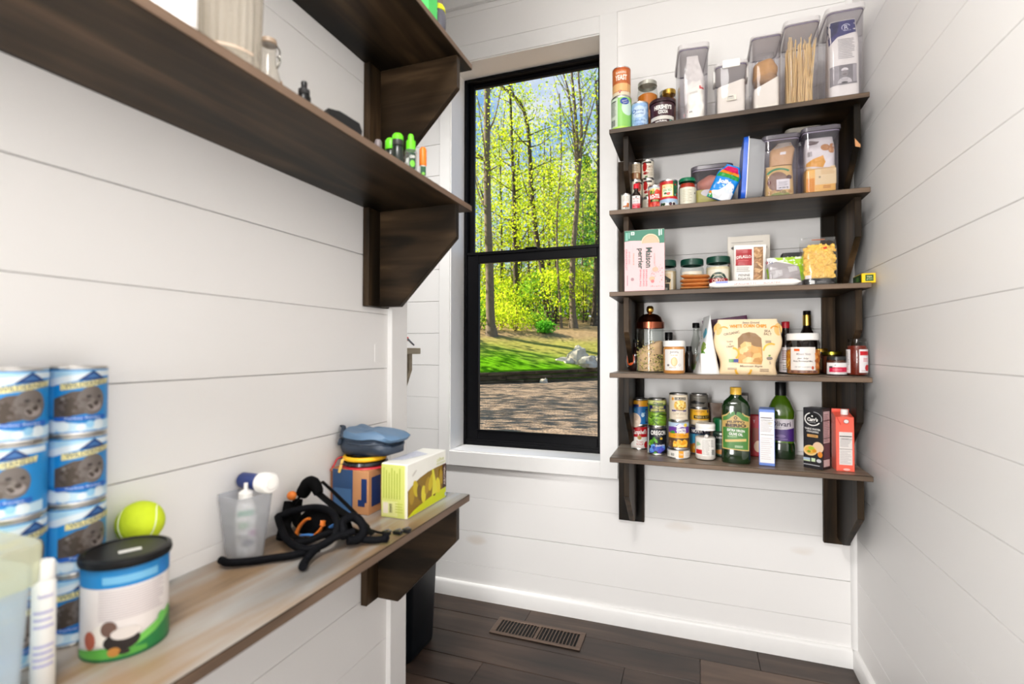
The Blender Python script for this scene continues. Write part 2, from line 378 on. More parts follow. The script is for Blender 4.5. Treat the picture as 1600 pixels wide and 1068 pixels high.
for z0, z1 in zip(ZL, ZL[1:]): piece(-1.452, .3, z0+gap(), -1.45, YB, z1-gap(), WHITE_Y, wa)
wf = B().box(-1.6, -1.9, -.02, XR+.2, -1.7, ZC, CEIL).build('wall_front', sm=0); wf['kind'] = 'structure'
ce = B().box(-1.7, -1.9, ZC, XR+.25, YB+.35, ZC+.15, CEIL).build('ceiling', sm=0); ce['kind'] = 'structure'
# floor boards run along the back wall
FLOORS = [wood('floor_board_stain_%d' % i, [c(38, 29, 24), c(60, 46, 38), c(86, 68, 56), c(112, 90, 75)][i % 2:][:3], 'x', .8, .38, .35) for i in range(2)]
fl = B().box(-1.6, -1.9, -.12, XR+.2, YB+.2, -.013, BACKER).build('floor', sm=0); fl['kind'] = 'structure'
y = YB+.01; k = 0
while y > -1.7:
    x = -1.45-random.random()*.8
    while x < XR:
        L = random.uniform(.9, 1.5); x0, x1 = max(x, -1.45), min(x+L, XR+.01)
        if x1 > x0+.02: piece(x0+.0006, y-.152, -.013, x1-.0006, y-.0012, 0, FLOORS[random.randrange(2)], fl, 'floorboard', .0012)
        x += L
    y -= .1535; k += 1
# baseboards and corner trim
def baseb(name, x0, y0, x1, y1, axis):
    b = B(); t = .0155; h = .072
    prof = [(0, 0), (t, 0), (t, h-.012), (t*.75, h-.004), (t*.35, h), (0, h)]
    if axis == 'x': b.prism([(y1-u, v) for u, v in prof], 'x', x0, x1, TRIM)
    else: b.prism([(x1-u, v) for u, v in prof], 'y', y0, y1, TRIM)
    o = b.build(name, sm=50); o['kind'] = 'structure'
baseb('baseboard_back', -1.45, 0, XR-.0155, YB, 'x'); baseb('baseboard_right', 0, -1.7, XR, YB, 'y')
o = B().prism([(XR, YB), (XR-.018, YB), (XR-.017, YB-.010), (XR-.010, YB-.017), (XR, YB-.018)], 'z', .0725, ZC, TRIM).build('trim_1', sm=50); o['kind'] = 'structure'

# window
win = struct('window_1')
BLK = mat('black_window_frame', (.004, .004, .005, 1), .42, var=.1, spec=.12)
cy = YB-.018
piece(-1.201, cy, .6355, OX0-.005, YB, 2.7, TRIM, win, 'casing_board', .002); piece(OX1, cy, .6355, -.322, YB, 2.7, TRIM, win, 'casing_board', .002)
piece(OX0-.005, cy, OZ1+.005, OX1, YB, 2.698, TRIM, win, 'casing_board', .002); piece(OX0-.005, cy, .6355, OX1, YB, OZ0-.005, TRIM, win, 'casing_board', .002)
jy = 2.47
piece(OX0-.012, YB-.012, OZ0-.012, OX0, jy, OZ1+.012, TRIM, win, 'jamb'); piece(OX1, YB-.012, OZ0-.012, OX1+.012, jy, OZ1+.012, TRIM, win, 'jamb')
piece(OX0, YB-.012, OZ1, OX1, jy, OZ1+.012, TRIM, win, 'head_jamb'); piece(OX0, YB-.012, OZ0-.012, OX1, jy, OZ0, TRIM, win, 'sill')
def rect_frame(b, x0, z0, x1, z1, l, r, bt, tp, y0, y1, m, bev=.0025):
    b.box(x0, y0, z0, x0+l, y1, z1, m, bev); b.box(x1-r, y0, z0, x1, y1, z1, m, bev)
    b.box(x0+l, y0, z1-tp, x1-r, y1, z1, m, bev); b.box(x0+l, y0, z0, x1-r, y1, z0+bt, m, bev); return b
b = rect_frame(B(), OX0, OZ0, OX1, OZ1, .016, .016, .022, .016, 2.405, 2.468, BLK)
b.box(OX0+.016, 2.405, OZ0+.022, OX1-.016, 2.416, OZ0+.030, BLK, .001); b.build('outer_frame', win, 0)
up = rect_frame(B(), OX0+.016, 1.665, OX1-.016, OZ1-.016, .026, .024, .045, .018, 2.440, 2.462, BLK).build('upper_sash', win, 0)
lo = rect_frame(B(), OX0+.018, .735, OX1-.018, 1.706, .064, .022, .05, .058, 2.410, 2.436, BLK)
lo.box(OX0+.075, 2.404, .784, OX1-.036, 2.4105, .792, BLK, .001); lo.box(OX0+.02, 2.404, 1.690, OX1-.02, 2.4105, 1.704, BLK, .001); lo = lo.build('lower_sash', win, 0)
PANE = clear('window_pane_glass', (.985, .99, .985), .12, .0)
B().box(OX0+.04, 2.450, 1.70, OX1-.038, 2.453, OZ1-.03, PANE).build('pane', up, 0)
B().box(OX0+.08, 2.421, .78, OX1-.038, 2.424, 1.65, PANE).build('pane', lo, 0)
bl = B().box(-.80, 2.398, 1.706, -.74, 2.436, 1.712, BLK, .002).build('sash_lock', lo, 0)

# floor register
BRONZE = mat('bronze_register', c(104, 86, 74), .35, .75, var=.15)
DUCT_SHADE = mat('painted_duct_shade', (.004, .004, .004, 1), .9)  # near-black colour standing in for shade inside the duct
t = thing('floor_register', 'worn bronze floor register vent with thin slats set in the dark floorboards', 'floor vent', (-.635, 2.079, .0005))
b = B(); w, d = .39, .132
b.prism([(-w/2, -d/2), (w/2, -d/2), (w/2, d/2), (-w/2, d/2)], 'z', .0, .0008, DUCT_SHADE); b.build('duct_shade_sheet', t, 0)  # flat black sheet painted as the shade below the slats
rect_frame2 = B()
for a in ((-w/2, -d/2, w/2, -d/2+.018), (-w/2, d/2-.018, w/2, d/2), (-w/2, -d/2+.018, -w/2+.022, d/2-.018), (w/2-.022, -d/2+.018, w/2, d/2-.018), (-.006, -d/2+.018, .006, d/2-.018)):
    rect_frame2.box(a[0], a[1], .001, a[2], a[3], .0055, BRONZE, .0012)
rect_frame2.build('frame', t, 30)
for sgn in (-1, 1):
    for q in range(11):
        x = sgn*(.014+q*.0148); B().box(x-.0022, -d/2+.017, .001, x+.0022, d/2-.017, .0045, BRONZE).build('slat', t, 0)

# ================================================================== outdoors
def zt(x, y):
    s = (x+9.09)*-.73+(y-20.36)*.683; q = (x+9.09)*.683+(y-20.36)*.73
    return .2+.017*max(-20, min(20, q))+.31*min(s, 6.5)+.13*max(s-6.5, 0), s, q
VC = vcol('meadow_ground', .95)
def ground(name, fn, X, Y, col):
    V = []; F = []; CC = []
    for j, yy in enumerate(Y):
        for i, xx in enumerate(X):
            p = fn(xx, yy); V.append(p); CC.append(col(*p))
    n = len(X)
    for j in range(len(Y)-1):
        for i in range(n-1): a = j*n+i; F.append((a, a+1, a+n+1, a+n))
    me = bpy.data.meshes.new(name); me.from_pydata(V, [], F); a = me.color_attributes.new('Col', 'FLOAT_COLOR', 'POINT')
    a.data.foreach_set('color', np.array(CC, np.float32).ravel()); me.materials.append(VC)
    for p in me.polygons: p.use_smooth = True
    ob = bpy.data.objects.new(name, me); COL.objects.link(ob); ob['kind'] = 'structure'; return ob
def lerp(a, b, t): return tuple(x+(y-x)*t for x, y in zip(a, b))
def sst(a, b, x): t = max(0, min(1, (x-a)/(b-a))); return t*t*(3-2*t)
GRASS, STRAW, LITTER = (.12, .31, .008), (.30, .27, .06), (.30, .20, .10)
def lawn_col(x, y, z):
    s, q = SQ[(round(x, 5), round(y, 5))]
    n = noise.noise(Vector((x*.5, y*.5, 3)))*.5+noise.noise(Vector((x*1.7, y*1.7, 1)))*.3
    g = sst(6.2-.62*q+n*2.2, 2.6-.62*q+n*2.2, s)
    o = lerp(STRAW, GRASS, g); o = lerp(o, LITTER, sst(4.4, 6.6, s+n*1.2+.12*q))
    o = lerp(o, (.12, .25, .02), sst(.25, .5, noise.noise(Vector((x*.35, y*.35, 9))))*sst(6, 9, s)*.7)
    k = 1+.5*noise.noise(Vector((x*6, y*6, 0)))
    return (o[0]*k, o[1]*k, o[2]*k, 1)
SQ = {}
def lawn_pt(q, s):
    x = -9.09+.683*q-.73*s; y = 20.36+.73*q+.683*s; z = zt(x, y)[0]+.08*noise.noise(Vector((x*.4, y*.4, 0)))*max(0, min(1, s))
    if s < .05: z = -.4
    SQ[(round(x, 5), round(y, 5))] = (s, q); return (x, y, z)
ground('lawn_hillside', lawn_pt, np.linspace(-16, 22, 190), np.r_[0.0, np.linspace(.11, 9, 60), np.linspace(9.6, 46, 40)], lawn_col)
def grav_col(x, y, z):
    n = noise.noise(Vector((x*3, y*3, 0))); m_ = noise.noise(Vector((x*.3, y*.7, 5)))
    o = lerp((.30, .24, .185), (.42, .345, .26), .5+.8*m_); return tuple(v*(1+.28*n) for v in o)+(1,)
GR = bpy.data.materials.new('gravel_drive'); GR.use_nodes = True; nt = GR.node_tree; p = nt.nodes['Principled BSDF']; p.inputs['Roughness'].default_value = .95; p.inputs['Specular IOR Level'].default_value = 0
tc = N(nt, 'ShaderNodeTexCoord'); v1 = N(nt, 'ShaderNodeTexVoronoi'); v1.inputs['Scale'].default_value = 16; nt.links.new(tc.outputs['Object'], v1.inputs['Vector'])
n1 = N(nt, 'ShaderNodeTexNoise'); n1.inputs['Scale'].default_value = 2.2; n1.inputs['Detail'].default_value = 8; nt.links.new(tc.outputs['Object'], n1.inputs['Vector'])
ra = N(nt, 'ShaderNodeValToRGB'); ra.color_ramp.elements[0].color = (.13, .086, .055, 1); ra.color_ramp.elements[1].color = (.42, .30, .205, 1)
mm = N(nt, 'ShaderNodeMix', data_type='FLOAT'); mm.inputs[0].default_value = .5
sp = N(nt, 'ShaderNodeSeparateColor'); nt.links.new(v1.outputs['Color'], sp.inputs[0]); nt.links.new(sp.outputs[0], mm.inputs[2]); nt.links.new(n1.outputs[0], mm.inputs[3]); nt.links.new(mm.outputs[0], ra.inputs[0])
nt.links.new(ra.outputs[0], p.inputs['Base Color']); bu = N(nt, 'ShaderNodeBump'); bu.inputs['Strength'].default_value = .8; bu.inputs['Distance'].default_value = .03
nt.links.new(v1.outputs['Distance'], bu.inputs['Height']); nt.links.new(bu.outputs[0], p.inputs['Normal'])
me = bpy.data.meshes.new('gravel_driveway'); V = []
nx, ny = 60, 50
for j in range(ny):
    for i in range(nx): x = -32+i*.75; y = 2.55+j*.75; V.append((x, y, -.3+.03*noise.noise(Vector((x*.5, y*.5, 0)))))
me.from_pydata(V, [], [(j*nx+i, j*nx+i+1, (j+1)*nx+i+1, (j+1)*nx+i) for j in range(ny-1) for i in range(nx-1)]); me.materials.append(GR)
gd = bpy.data.objects.new('gravel_driveway', me); COL.objects.link(gd); gd['kind'] = 'structure'
# timber retaining wall, each timber its own piece
TIMB = wood('weathered_timber', [c(52, 42, 30), c(88, 74, 54), c(126, 110, 84)], 'x', .5, .9, .4, .1)
tw = thing('retaining_wall', 'long low weathered timber retaining wall between the gravel drive and the lawn', 'retaining wall', (-9.09, 20.36, 0), math.atan2(.73, .683))
zz = -.34
for row, hgt in enumerate((.18, .18, .17)):
    x = -12-.9*row
    while x < 12:
        L = 2.4
        q = B().box(x+.006, -.09+row*.02, zz+.004, x+L-.006, .10+row*.02, zz+hgt-.004, TIMB, .012).build('timber', tw, 30)
        q.rotation_euler = (0, -.0155*row/2, 0); x += L
    zz += hgt
# rocks
ROCK = mat('pale_grey_rock', c(196, 182, 160), .9, var=.4, vs=5, bump=.8)
def rock(name, label, x, y, z, rx, ry, rz, seed, group=None, cat='rock'):
    b = B(); b.ball(0, 0, 0, 1, 1, 1, ROCK, 18)
    for v in b.bm.verts:
        q = v.co.normalized(); k = 1+.34*noise.noise(q*1.6+Vector((seed, 0, 0)))+.16*noise.noise(q*4+Vector((0, seed, 0))); v.co = Vector((q.x*rx*k, q.y*ry*k, max(-.25, q.z)*rz*k))
    o_ = b.build(name, None, 22, (x, y, z), (0, 0, seed)); tag(o_, label, cat, group)
rock('boulder', 'largest jagged pale boulder of the rock group at the lawn edge', -5.62, 25.55, .62, .62, .5, .72, 1.0)
rock('boulder', 'low bluish-white boulder in front of the largest one, beside the timber wall', -5.05, 25.12, .45, .55, .5, .5, 2.2)
rock('boulder', 'flat pale stone lying at the left end of the rock group', -6.35, 25.25, .60, .55, .3, .22, 3.7)
rock('boulder', 'small rounded pale stone between the flat stone and the largest boulder', -5.98, 25.05, .52, .33, .26, .26, 4.1)
rock('boulder', 'tilted grey boulder at the right edge of the rock group', -4.55, 25.55, .55, .42, .4, .40, 5.3)
rock('stone', 'single small white stone lying on the gravel at the foot of the timber wall', -6.55, 22.45, -.3, .2, .15, .18, 6.6, cat='stone')

# trees
BARK = mat('grey_brown_bark', c(118, 100, 80), .95, var=.45, vs=6, bump=.6)
BARK2 = mat('dark_bark', c(78, 64, 50), .95, var=.4, vs=6, bump=.6)
def leafmat(name):
    M = bpy.data.materials.new(name); M.use_nodes = True; nt = M.node_tree; nt.nodes.clear(); o = N(nt, 'ShaderNodeOutputMaterial')
    a = N(nt, 'ShaderNodeVertexColor'); a.layer_name = 'Col'; d = N(nt, 'ShaderNodeBsdfDiffuse'); t_ = N(nt, 'ShaderNodeBsdfTranslucent')
    nt.links.new(a.outputs[0], d.inputs[0]); nt.links.new(a.outputs[0], t_.inputs[0]); ms = N(nt, 'ShaderNodeMixShader'); ms.inputs[0].default_value = .5
    nt.links.new(d.outputs[0], ms.inputs[1]); nt.links.new(t_.outputs[0], ms.inputs[2]); nt.links.new(ms.outputs[0], o.inputs[0]); return M
LEAF = leafmat('spring_leaf')
rng = np.random.default_rng(5)
def foliage(name, parent, pts, size, cols, origin=(0, 0, 0)):
    """thousands of small leaf blades around the given points, one mesh"""
    P = np.asarray(pts, np.float32); n = len(P)
    a = rng.normal(size=(n, 3)); a /= np.linalg.norm(a, axis=1)[:, None]; b_ = np.cross(a, rng.normal(size=(n, 3))); b_ /= np.linalg.norm(b_, axis=1)[:, None]
    sz = size*rng.uniform(.55, 1.3, (n, 1)); V = np.stack([P-a*sz*.6, P+b_*sz*.34, P+a*sz*.6, P-b_*sz*.34], 1).reshape(-1, 3)
    me = bpy.data.meshes.new(name); me.vertices.add(4*n); me.vertices.foreach_set('co', V.astype(np.float32).ravel())
    me.loops.add(4*n); me.loops.foreach_set('vertex_index', np.arange(4*n, dtype=np.int32)); me.polygons.add(n); me.polygons.foreach_set('loop_start', np.arange(0, 4*n, 4, dtype=np.int32)); me.polygons.foreach_set('loop_total', np.full(n, 4, np.int32))
    me.update(calc_edges=True); cc = np.asarray(cols)[rng.integers(0, len(cols), n)]*rng.uniform(.75, 1.2, (n, 1)); cc = np.c_[np.clip(cc, 0, 1), np.ones(n)]
    at = me.color_attributes.new('Col', 'FLOAT_COLOR', 'CORNER'); at.data.foreach_set('color', np.repeat(cc, 4, 0).astype(np.float32).ravel())
    me.materials.append(LEAF); ob = bpy.data.objects.new(name, me); COL.objects.link(ob); ob.parent = parent; ob['kind'] = 'stuff'; return ob
YG = [(.70, .78, .03), (.58, .72, .03), (.80, .82, .06), (.48, .64, .03)]
MG = [(.20, .42, .03), (.30, .52, .04), (.14, .30, .03), (.42, .58, .05)]
OL = [(.44, .46, .12), (.56, .54, .16), (.34, .40, .10), (.50, .42, .16)]
def tree(name, label, base, stems, bark, nbr, nleaf, lsize, cols, spread=2.2, hmin=.25, group=None, up=.5, seed=0, seg=9):
    rr = random.Random(seed); bx, by, bz = base; t = thing(name, label, 'tree', base, group=group); tips = []
    for k, (pts, r0, r1) in enumerate(stems):
        C = catmull([(x-bx, y-by, z-bz) for x, y, z in pts], 5); n = len(C); b = B()
        rs = [r0+(r1-r0)*i/(n-1) for i in range(n)]
        if k == 0: rs[0] *= 1.7; rs[1] *= 1.22; C[0].z -= .3
        b.tube(C, rs, bark, seg).build('trunk', t, 60)
        H = C[-1].z
        for j in range(nbr if k == 0 else nbr//2):
            i = rr.randrange(int(n*(hmin if k == 0 else .1)), n); p = C[i]; a = rr.uniform(0, 2*PI); L = spread*rr.uniform(.5, 1.2); u = rr.uniform(.1, .9)*up*2
            q = [p, p+Vector((math.cos(a), math.sin(a), u))*L*.4, p+Vector((math.cos(a+rr.uniform(-.4, .4)), math.sin(a+rr.uniform(-.4, .4)), u*1.3))*L]
            tips.append((catmull(q, 4), rs[i]*.38))
    b = B()
    for q, r in tips: b.tube(q, [max(.008, r*(1-.85*i/(len(q)-1))) for i in range(len(q))], bark, 5)
    if tips: b.build('branches', t, 60)['kind'] = 'stuff'
    if nleaf:
        P = []
        for i in range(nleaf):
            q, r = tips[rr.randrange(len(tips))]; p = q[min(len(q)-1, int(len(q)*(1-rr.random()**1.6*.8)))]; g = .16*spread
            P.append((p.x+rr.gauss(0, g*1.3), p.y+rr.gauss(0, g*1.3), p.z+rr.gauss(0, g)))
        foliage('foliage', t, P, lsize, cols)
    return t
tree('tree', 'stout pale grey tree trunk at the left end of the lawn, nearest of the trees', (-10.95, 26.86, 2.05), [([(-10.95, 26.86, 2.05), (-11.04, 26.86, 3.63), (-11.08, 26.86, 5.83), (-11.21, 26.86, 9.15), (-11.26, 26.86, 12.86), (-11.27, 26.86, 16.95), (-11.4, 26.86, 23)], .27, .15)], BARK, 20, 2300, .15, YG, 2.2, .5, seed=1, seg=14, up=.9)
tree('tree', 'straight dark trunk standing just right of the stout pale one, behind a low bush', (-13.13, 37.2, 3.41), [([(-13.13, 37.2, 3.41), (-13.14, 37.2, 6.5), (-13.25, 37.2, 10.5), (-13.31, 37.2, 13.52), (-13.47, 37.2, 17.06), (-13.7, 37.2, 23.17)], .21, .1)], BARK2, 26, 2500, .18, YG, 3.6, .3, seed=2)
tree('tree', 'crooked dark tree leaning left with a trunk that bends over at the top', (-10.02, 35.64, 2.99), [([(-10.02, 35.64, 2.99), (-10.26, 35.64, 4.77), (-10.55, 35.64, 7.13), (-10.99, 35.64, 9.51), (-11.19, 35.64, 11.42), (-11.39, 35.64, 13.34), (-11.54, 35.64, 16.21), (-11.75, 35.64, 18.16), (-12.3, 35.64, 19.68), (-13.43, 35.64, 20.85), (-14.6, 35.64, 21.9)], .24, .09)], BARK2, 24, 2800, .18, YG, 3.2, .3, seed=3)
tree('tree', 'thin forked sapling right of the crooked dark tree', (-10.01, 37.4, 3.17), [([(-10.01, 37.4, 3.17), (-9.86, 37.4, 5.41), (-10.01, 37.4, 7.85), (-10.11, 37.4, 9.32), (-10.92, 37.4, 10.6)], .09, .03)], BARK2, 9, 700, .17, YG, 2.2, .3, seed=4)
tree('tree', 'tall very slim straight tree between the crooked tree and the many-stemmed tree', (-8.71, 34.06, 2.72), [([(-8.71, 34.06, 2.72), (-8.84, 34.06, 5.02), (-8.98, 34.06, 7.25), (-9.02, 34.06, 9.92), (-8.89, 34.06, 12.13), (-8.7, 34.06, 14.79), (-8.84, 34.06, 19)], .09, .04)], BARK, 16, 1500, .17, YG, 2.4, .3, seed=5)
tree('tree', 'large tree on the right whose trunk splits into several tall upright stems', (-8.03, 34.84, 2.75), [([(-8.03, 34.84, 2.75), (-8.12, 34.84, 5.08), (-8.08, 34.84, 7.32), (-7.94, 34.84, 9.56), (-7.75, 34.84, 11.79), (-7.71, 34.84, 14.49), (-7.89, 34.84, 17.68), (-8.16, 34.84, 20.9), (-8.3, 34.84, 25)], .24, .07),
    ([(-7.85, 34.84, 10.6), (-7.84, 34.84, 14.51), (-8.16, 34.84, 17.72), (-8.53, 34.84, 20.06), (-9.3, 34.84, 22)], .12, .04), ([(-7.75, 34.84, 11.9), (-7.48, 34.84, 15.36), (-7.48, 34.84, 18.07), (-7.66, 34.84, 20.36), (-7.84, 34.84, 24)], .13, .05),
    ([(-7.71, 34.84, 13.14), (-7.3, 34.84, 15.79), (-6.71, 34.84, 17.94), (-6.0, 34.84, 20)], .07, .03)], BARK, 18, 1700, .17, YG, 2.6, .5, seed=6, up=.9)
tree('tree', 'dark trunk partly hidden by the right edge of the window frame', (-7.37, 38.92, 3.1), [([(-7.37, 38.92, 3.1), (-7.26, 38.92, 5.96), (-7.16, 38.92, 9.42), (-7.01, 38.92, 13.36), (-7.05, 38.92, 18.34), (-7.2, 38.92, 22)], .2, .08)], BARK2, 20, 2000, .2, MG, 3.0, .3, seed=7)
# woods behind: slim trees, near ones and far ones
rr = random.Random(11)
for k in range(34):
    y = rr.uniform(40, 66); a = -.49+.335*(k+rr.random())/34; x = a*y; z = zt(x, y)[0]
    h = rr.uniform(11, 19); lean = rr.uniform(-.8, .8)
    tree('tree', 'slender woodland tree with sparse yellow-green leaves, deep in the woods behind the lawn', (x, y, z), [([(x, y, z), (x+lean*.3, y, z+h*.35), (x+lean*.6+rr.uniform(-.3, .3), y, z+h*.7), (x+lean, y, z+h)], rr.uniform(.07, .17), .04)],
         BARK2 if k % 3 else BARK, 12, 800, .25, [YG, YG, OL][k % 3], 3.0, .18, 'slender trees deep in the woods', seed=100+k, seg=6)
for k, (y, a, h, w) in enumerate(((56, -.185, 16, 3.8), (60, -.205, 19, 4.2), (52, -.168, 12, 3.4))):
    x = a*y; z = zt(x, y)[0]; t = thing('pine_tree', ('tall soft green pine behind the many-stemmed tree', 'tallest bluish green pine at the right of the woods', 'shorter green pine at the right window edge')[k], 'tree', (x, y, z))
    B().tube([(0, 0, -.3), (0, 0, h)], [.2, .04], BARK2, 6).build('trunk', t, 60); P = []
    for i in range(2600):
        q = rr.random()**.7; rad = w*(1-q)*rr.uniform(.3, 1.0)+.25; an = rr.uniform(0, 2*PI); P.append((rad*math.cos(an), rad*math.sin(an), 1.2+q*(h-1.2)-.15*rad+rr.gauss(0, .15)))
    foliage('foliage', t, P, .42, [(.17, .36, .10), (.24, .46, .14), (.12, .27, .08)])
for k in range(46):
    y = rr.uniform(33, 62); a = -.50+.35*(k+rr.random())/46; x = a*y; z = zt(x, y)[0]; h = rr.uniform(1.6, 4.5)*(1 if y < 45 else 1.7); w = rr.uniform(1.4, 2.8)*(1 if y < 45 else 1.5)
    t = thing('shrub', 'bushy yellow-green understorey shrub among the woodland trunks', 'shrub', (x, y, z), group='understorey shrubs in the woods')
    b = B()
    for j in range(5):
        an = rr.uniform(0, 6.28); b.tube([(0, 0, -.1), (w*.3*math.cos(an), w*.3*math.sin(an), h*.5), (w*.5*math.cos(an), w*.5*math.sin(an), h*.95)], [.04, .03, .012], BARK2, 5)
    b.build('stems', t, 60); P = []
    cl = [(rr.gauss(0, w*.45), rr.gauss(0, w*.45), h*rr.uniform(.25, 1)) for _ in range(14)]
    for i in range(640):
        q = cl[rr.randrange(14)]; P.append((q[0]+rr.gauss(0, .33), q[1]+rr.gauss(0, .33), max(.05, q[2]+rr.gauss(0, .3))))
    foliage('foliage', t, P, .20, [YG, MG, YG, OL, MG][k % 5])
for k, (x, y, w, h, cols, lab) in enumerate(((-10.35, 29.2, 1.3, 1.5, YG, 'bright leafy bush beside the foot of the stout pale tree'), (-11.9, 31.0, 1.5, 1.7, YG, 'spreading bright bush hiding the foot of the straight dark trunk'), (-8.65, 29.9, .55, .6, [(.14, .5, .03), (.2, .6, .05)], 'small vivid green seedling bush at the top edge of the lawn'), (-12.3, 28.2, 1.2, 1.6, MG, 'leafy green bush left of the stout pale tree'), (-10.0, 32.5, 1.2, 1.0, MG, 'low green bush at the edge of the leaf litter below the crooked tree'))):
    z = zt(x, y)[0]; t = thing('shrub', lab, 'shrub', (x, y, z)); b = B()
    for j in range(5): an = j*1.3; b.tube([(0, 0, -.1), (w*.3*math.cos(an), w*.3*math.sin(an), h*.5), (w*.5*math.cos(an), w*.5*math.sin(an), h*.9)], [.025, .02, .008], BARK2, 5)
    b.build('stems', t, 60)
    foliage('foliage', t, [(rr.gauss(0, w*.42), rr.gauss(0, w*.42), abs(rr.gauss(h*.5, h*.3))+.03) for _ in range(700)], .15, cols)
# trees outside the view, left of the window, whose shade falls on the drive
for k, (x, y, h) in enumerate(((-15.5, 8.5, 11), (-17.5, 12.5, 13), (-16.5, 17.5, 12), (-20, 23, 14))):
    tree('tree', 'leafy tree standing beside the gravel drive, %s of the row left of the window view' % ('first', 'second', 'third', 'last')[k], (x, y, -.3), [([(x, y, -.3), (x+.2, y, h*.4), (x-.2, y+.2, h*.75), (x, y, h)], .22, .06)], BARK2, 30, 1500, .3, YG, 4.2, .25, seed=300+k, seg=8)
# ================================================================== shelving
DK = [c(10, 8, 5), c(29, 22, 14), c(56, 43, 29), c(88, 69, 50)]
WX = wood('dark_stain_along_x', DK, 'x', .8, .42, .6, .16)
WY = wood('dark_stain_along_y', DK, 'y', .8, .42, .6, .16)
WZ = wood('dark_stain_along_z', DK, 'z', .8, .45, .6, .16)
TOPW = [c(58, 46, 36), c(112, 95, 78), c(150, 138, 124), c(172, 168, 162)]
WTX = wood('worn_shelf_top', TOPW, 'x', .8, .38, .5)
WTY = wood('worn_counter_top', [c(58, 46, 36), c(140, 116, 90), c(156, 152, 147), c(174, 182, 190)], 'y', .7, .34, .5)
EDGE = wood('shelf_edge_stain', [c(62, 50, 40), c(100, 82, 66), c(128, 108, 90)], 'x', .8, .5, .2)
EDGEY = wood('shelf_edge_stain_y', [c(62, 50, 40), c(104, 84, 68), c(132, 108, 90)], 'y', .8, .5, .2)
RAW = mat('bare_pine_chip', c(196, 140, 92), .7)
def board(name, parent, x0, y0, z0, x1, y1, z1, under, top, edge, axis):
    b = B(); b.box(x0, y0, z0, x1, y1, z1, under, .0015)
    ui, ti, ei = b.mi(under), b.mi(top), b.mi(edge); b.bm.normal_update()
    for f in b.bm.faces:
        n = f.normal
        if n.z > .9: f.material_index = ti
        elif abs(n.z) < .5: f.material_index = ei
    return b.build(name, parent, 0)
SZ = [2.045, 1.733, 1.4216, 1.113, .793]
SX0, SX1, SY0 = -.309, .538, 1.945
su = thing('shelf_unit', 'dark stained wooden unit of five open shelves on brackets right of the window', 'shelves', (0, 0, 0))
for i, z in enumerate(SZ):
    board('shelf_board', su, SX0, SY0, z-.018, SX1, 2.2495, z, WX, WTX, EDGE, 'x')
for x0, x1, zb in ((-.318, -.211, .463), (.459, .547, .463)):
    B().box(x0, 2.2495, zb, x1, YB, 2.027, WZ, .0015).build('cleat', su, 0)
for x in (-.261, .5025):
    for i, z in enumerate(SZ):
        b = B(); zt_ = z-.0182; hz = .313
        b.prism([(1.985, zt_), (2.2493, zt_), (2.2493, zt_-hz+.028), (2.165, zt_-hz+.028), (1.985, zt_-.135)], 'x', x, x+.020, WZ)
        bmesh.ops.bevel(b.bm, geom=b.bm.edges[:], offset=.0012, segments=1, affect='EDGES'); b.build('bracket', su, 0)
q = B().prism([(x, z) for x, z in ((.5045, 1.912), (.521, 1.888), (.521, 1.879), (.506, 1.884))], 'y', 1.9842, 1.9848, RAW).build('bare_wood_chip', su, 0); q['label'] = 'bare pale wood where the bracket corner is chipped'

def wall_shelf(name, label, cat, z, x1, y1, th, bz, bdrop, y0=-.9, top=WTY, nose=.1):
    t = thing(name, label, cat, (0, 0, 0))
    board('shelf_board', t, XL, y0, z-th, x1, y1, z, WY, top, EDGEY, 'y'); u = z-th-.0002
    B().box(XL, 1.186, bz, XL+.02, 1.29, u, WZ, .002).build('cleat', t, 0)
    b = B().prism([(XL+.0203, u), (x1-.006, u), (x1-.006, u-nose), (XL+.085, bz+.001), (XL+.0203, bz+.001)], 'y', 1.238, 1.258, WX)
    bmesh.ops.bevel(b.bm, geom=b.bm.edges[:], offset=.0015, segments=1, affect='EDGES'); b.build('bracket', t, 0); return t
HS = wall_shelf('wall_shelf', 'upper dark wooden wall shelf on the left wall, near the ceiling', 'shelf', 2.021, -.602, 1.325, .017, 1.731, .27, nose=.088)
LS = wall_shelf('wall_shelf', 'lower dark wooden wall shelf on the left wall, above the counter', 'shelf', 1.614, -.604, 1.330, .017, 1.321, .27, nose=.092)
CT = wall_shelf('counter_shelf', 'worn grey-brown wooden counter along the left wall on a dark bracket', 'counter', .794, -.600, 1.312, .019, .495, .28, nose=.088)
t = thing('wall_shelf', 'short end of a brown shelf with bracket showing behind the white end board', 'shelf', (0, 0, 0))
GW = wood('greyed_shelf_wood', [c(112, 100, 84), c(156, 144, 122), c(178, 166, 144)], 'y', .8, .5, .4)
B().box(-1.4498, 1.42, 1.184, -1.013, 1.75, 1.2075, GW, .0015).build('shelf_board', t, 0)
B().prism([(-1.4498, 1.1838), (-1.030, 1.1838), (-1.030, 1.122), (-1.12, .87), (-1.4498, .80)], 'y', 1.695, 1.715, GW).build('bracket', t, 0)
RED = mat('red_plastic', c(214, 40, 52), .4)
GUN = mat('dark_grey_plastic', c(44, 44, 48), .45)
t = thing('screwdriver', 'red-handled tool lying on the shelf behind the white end board', 'tool', (-1.047, 1.71, 1.2077), 0)
b = B().tube([(-.07, 0, .05), (-.03, 0, .042), (.0, 0, .034)], [.009, .011, .008], RED, 10).build('handle', t); b = B().tube([(.0, 0, .034), (.028, 0, .010)], [.004, .003], GUN, 8).build('shaft', t)
B().box(-.08, -.03, 0, -.02, .03, .039, RED, .004).build('stand', t)

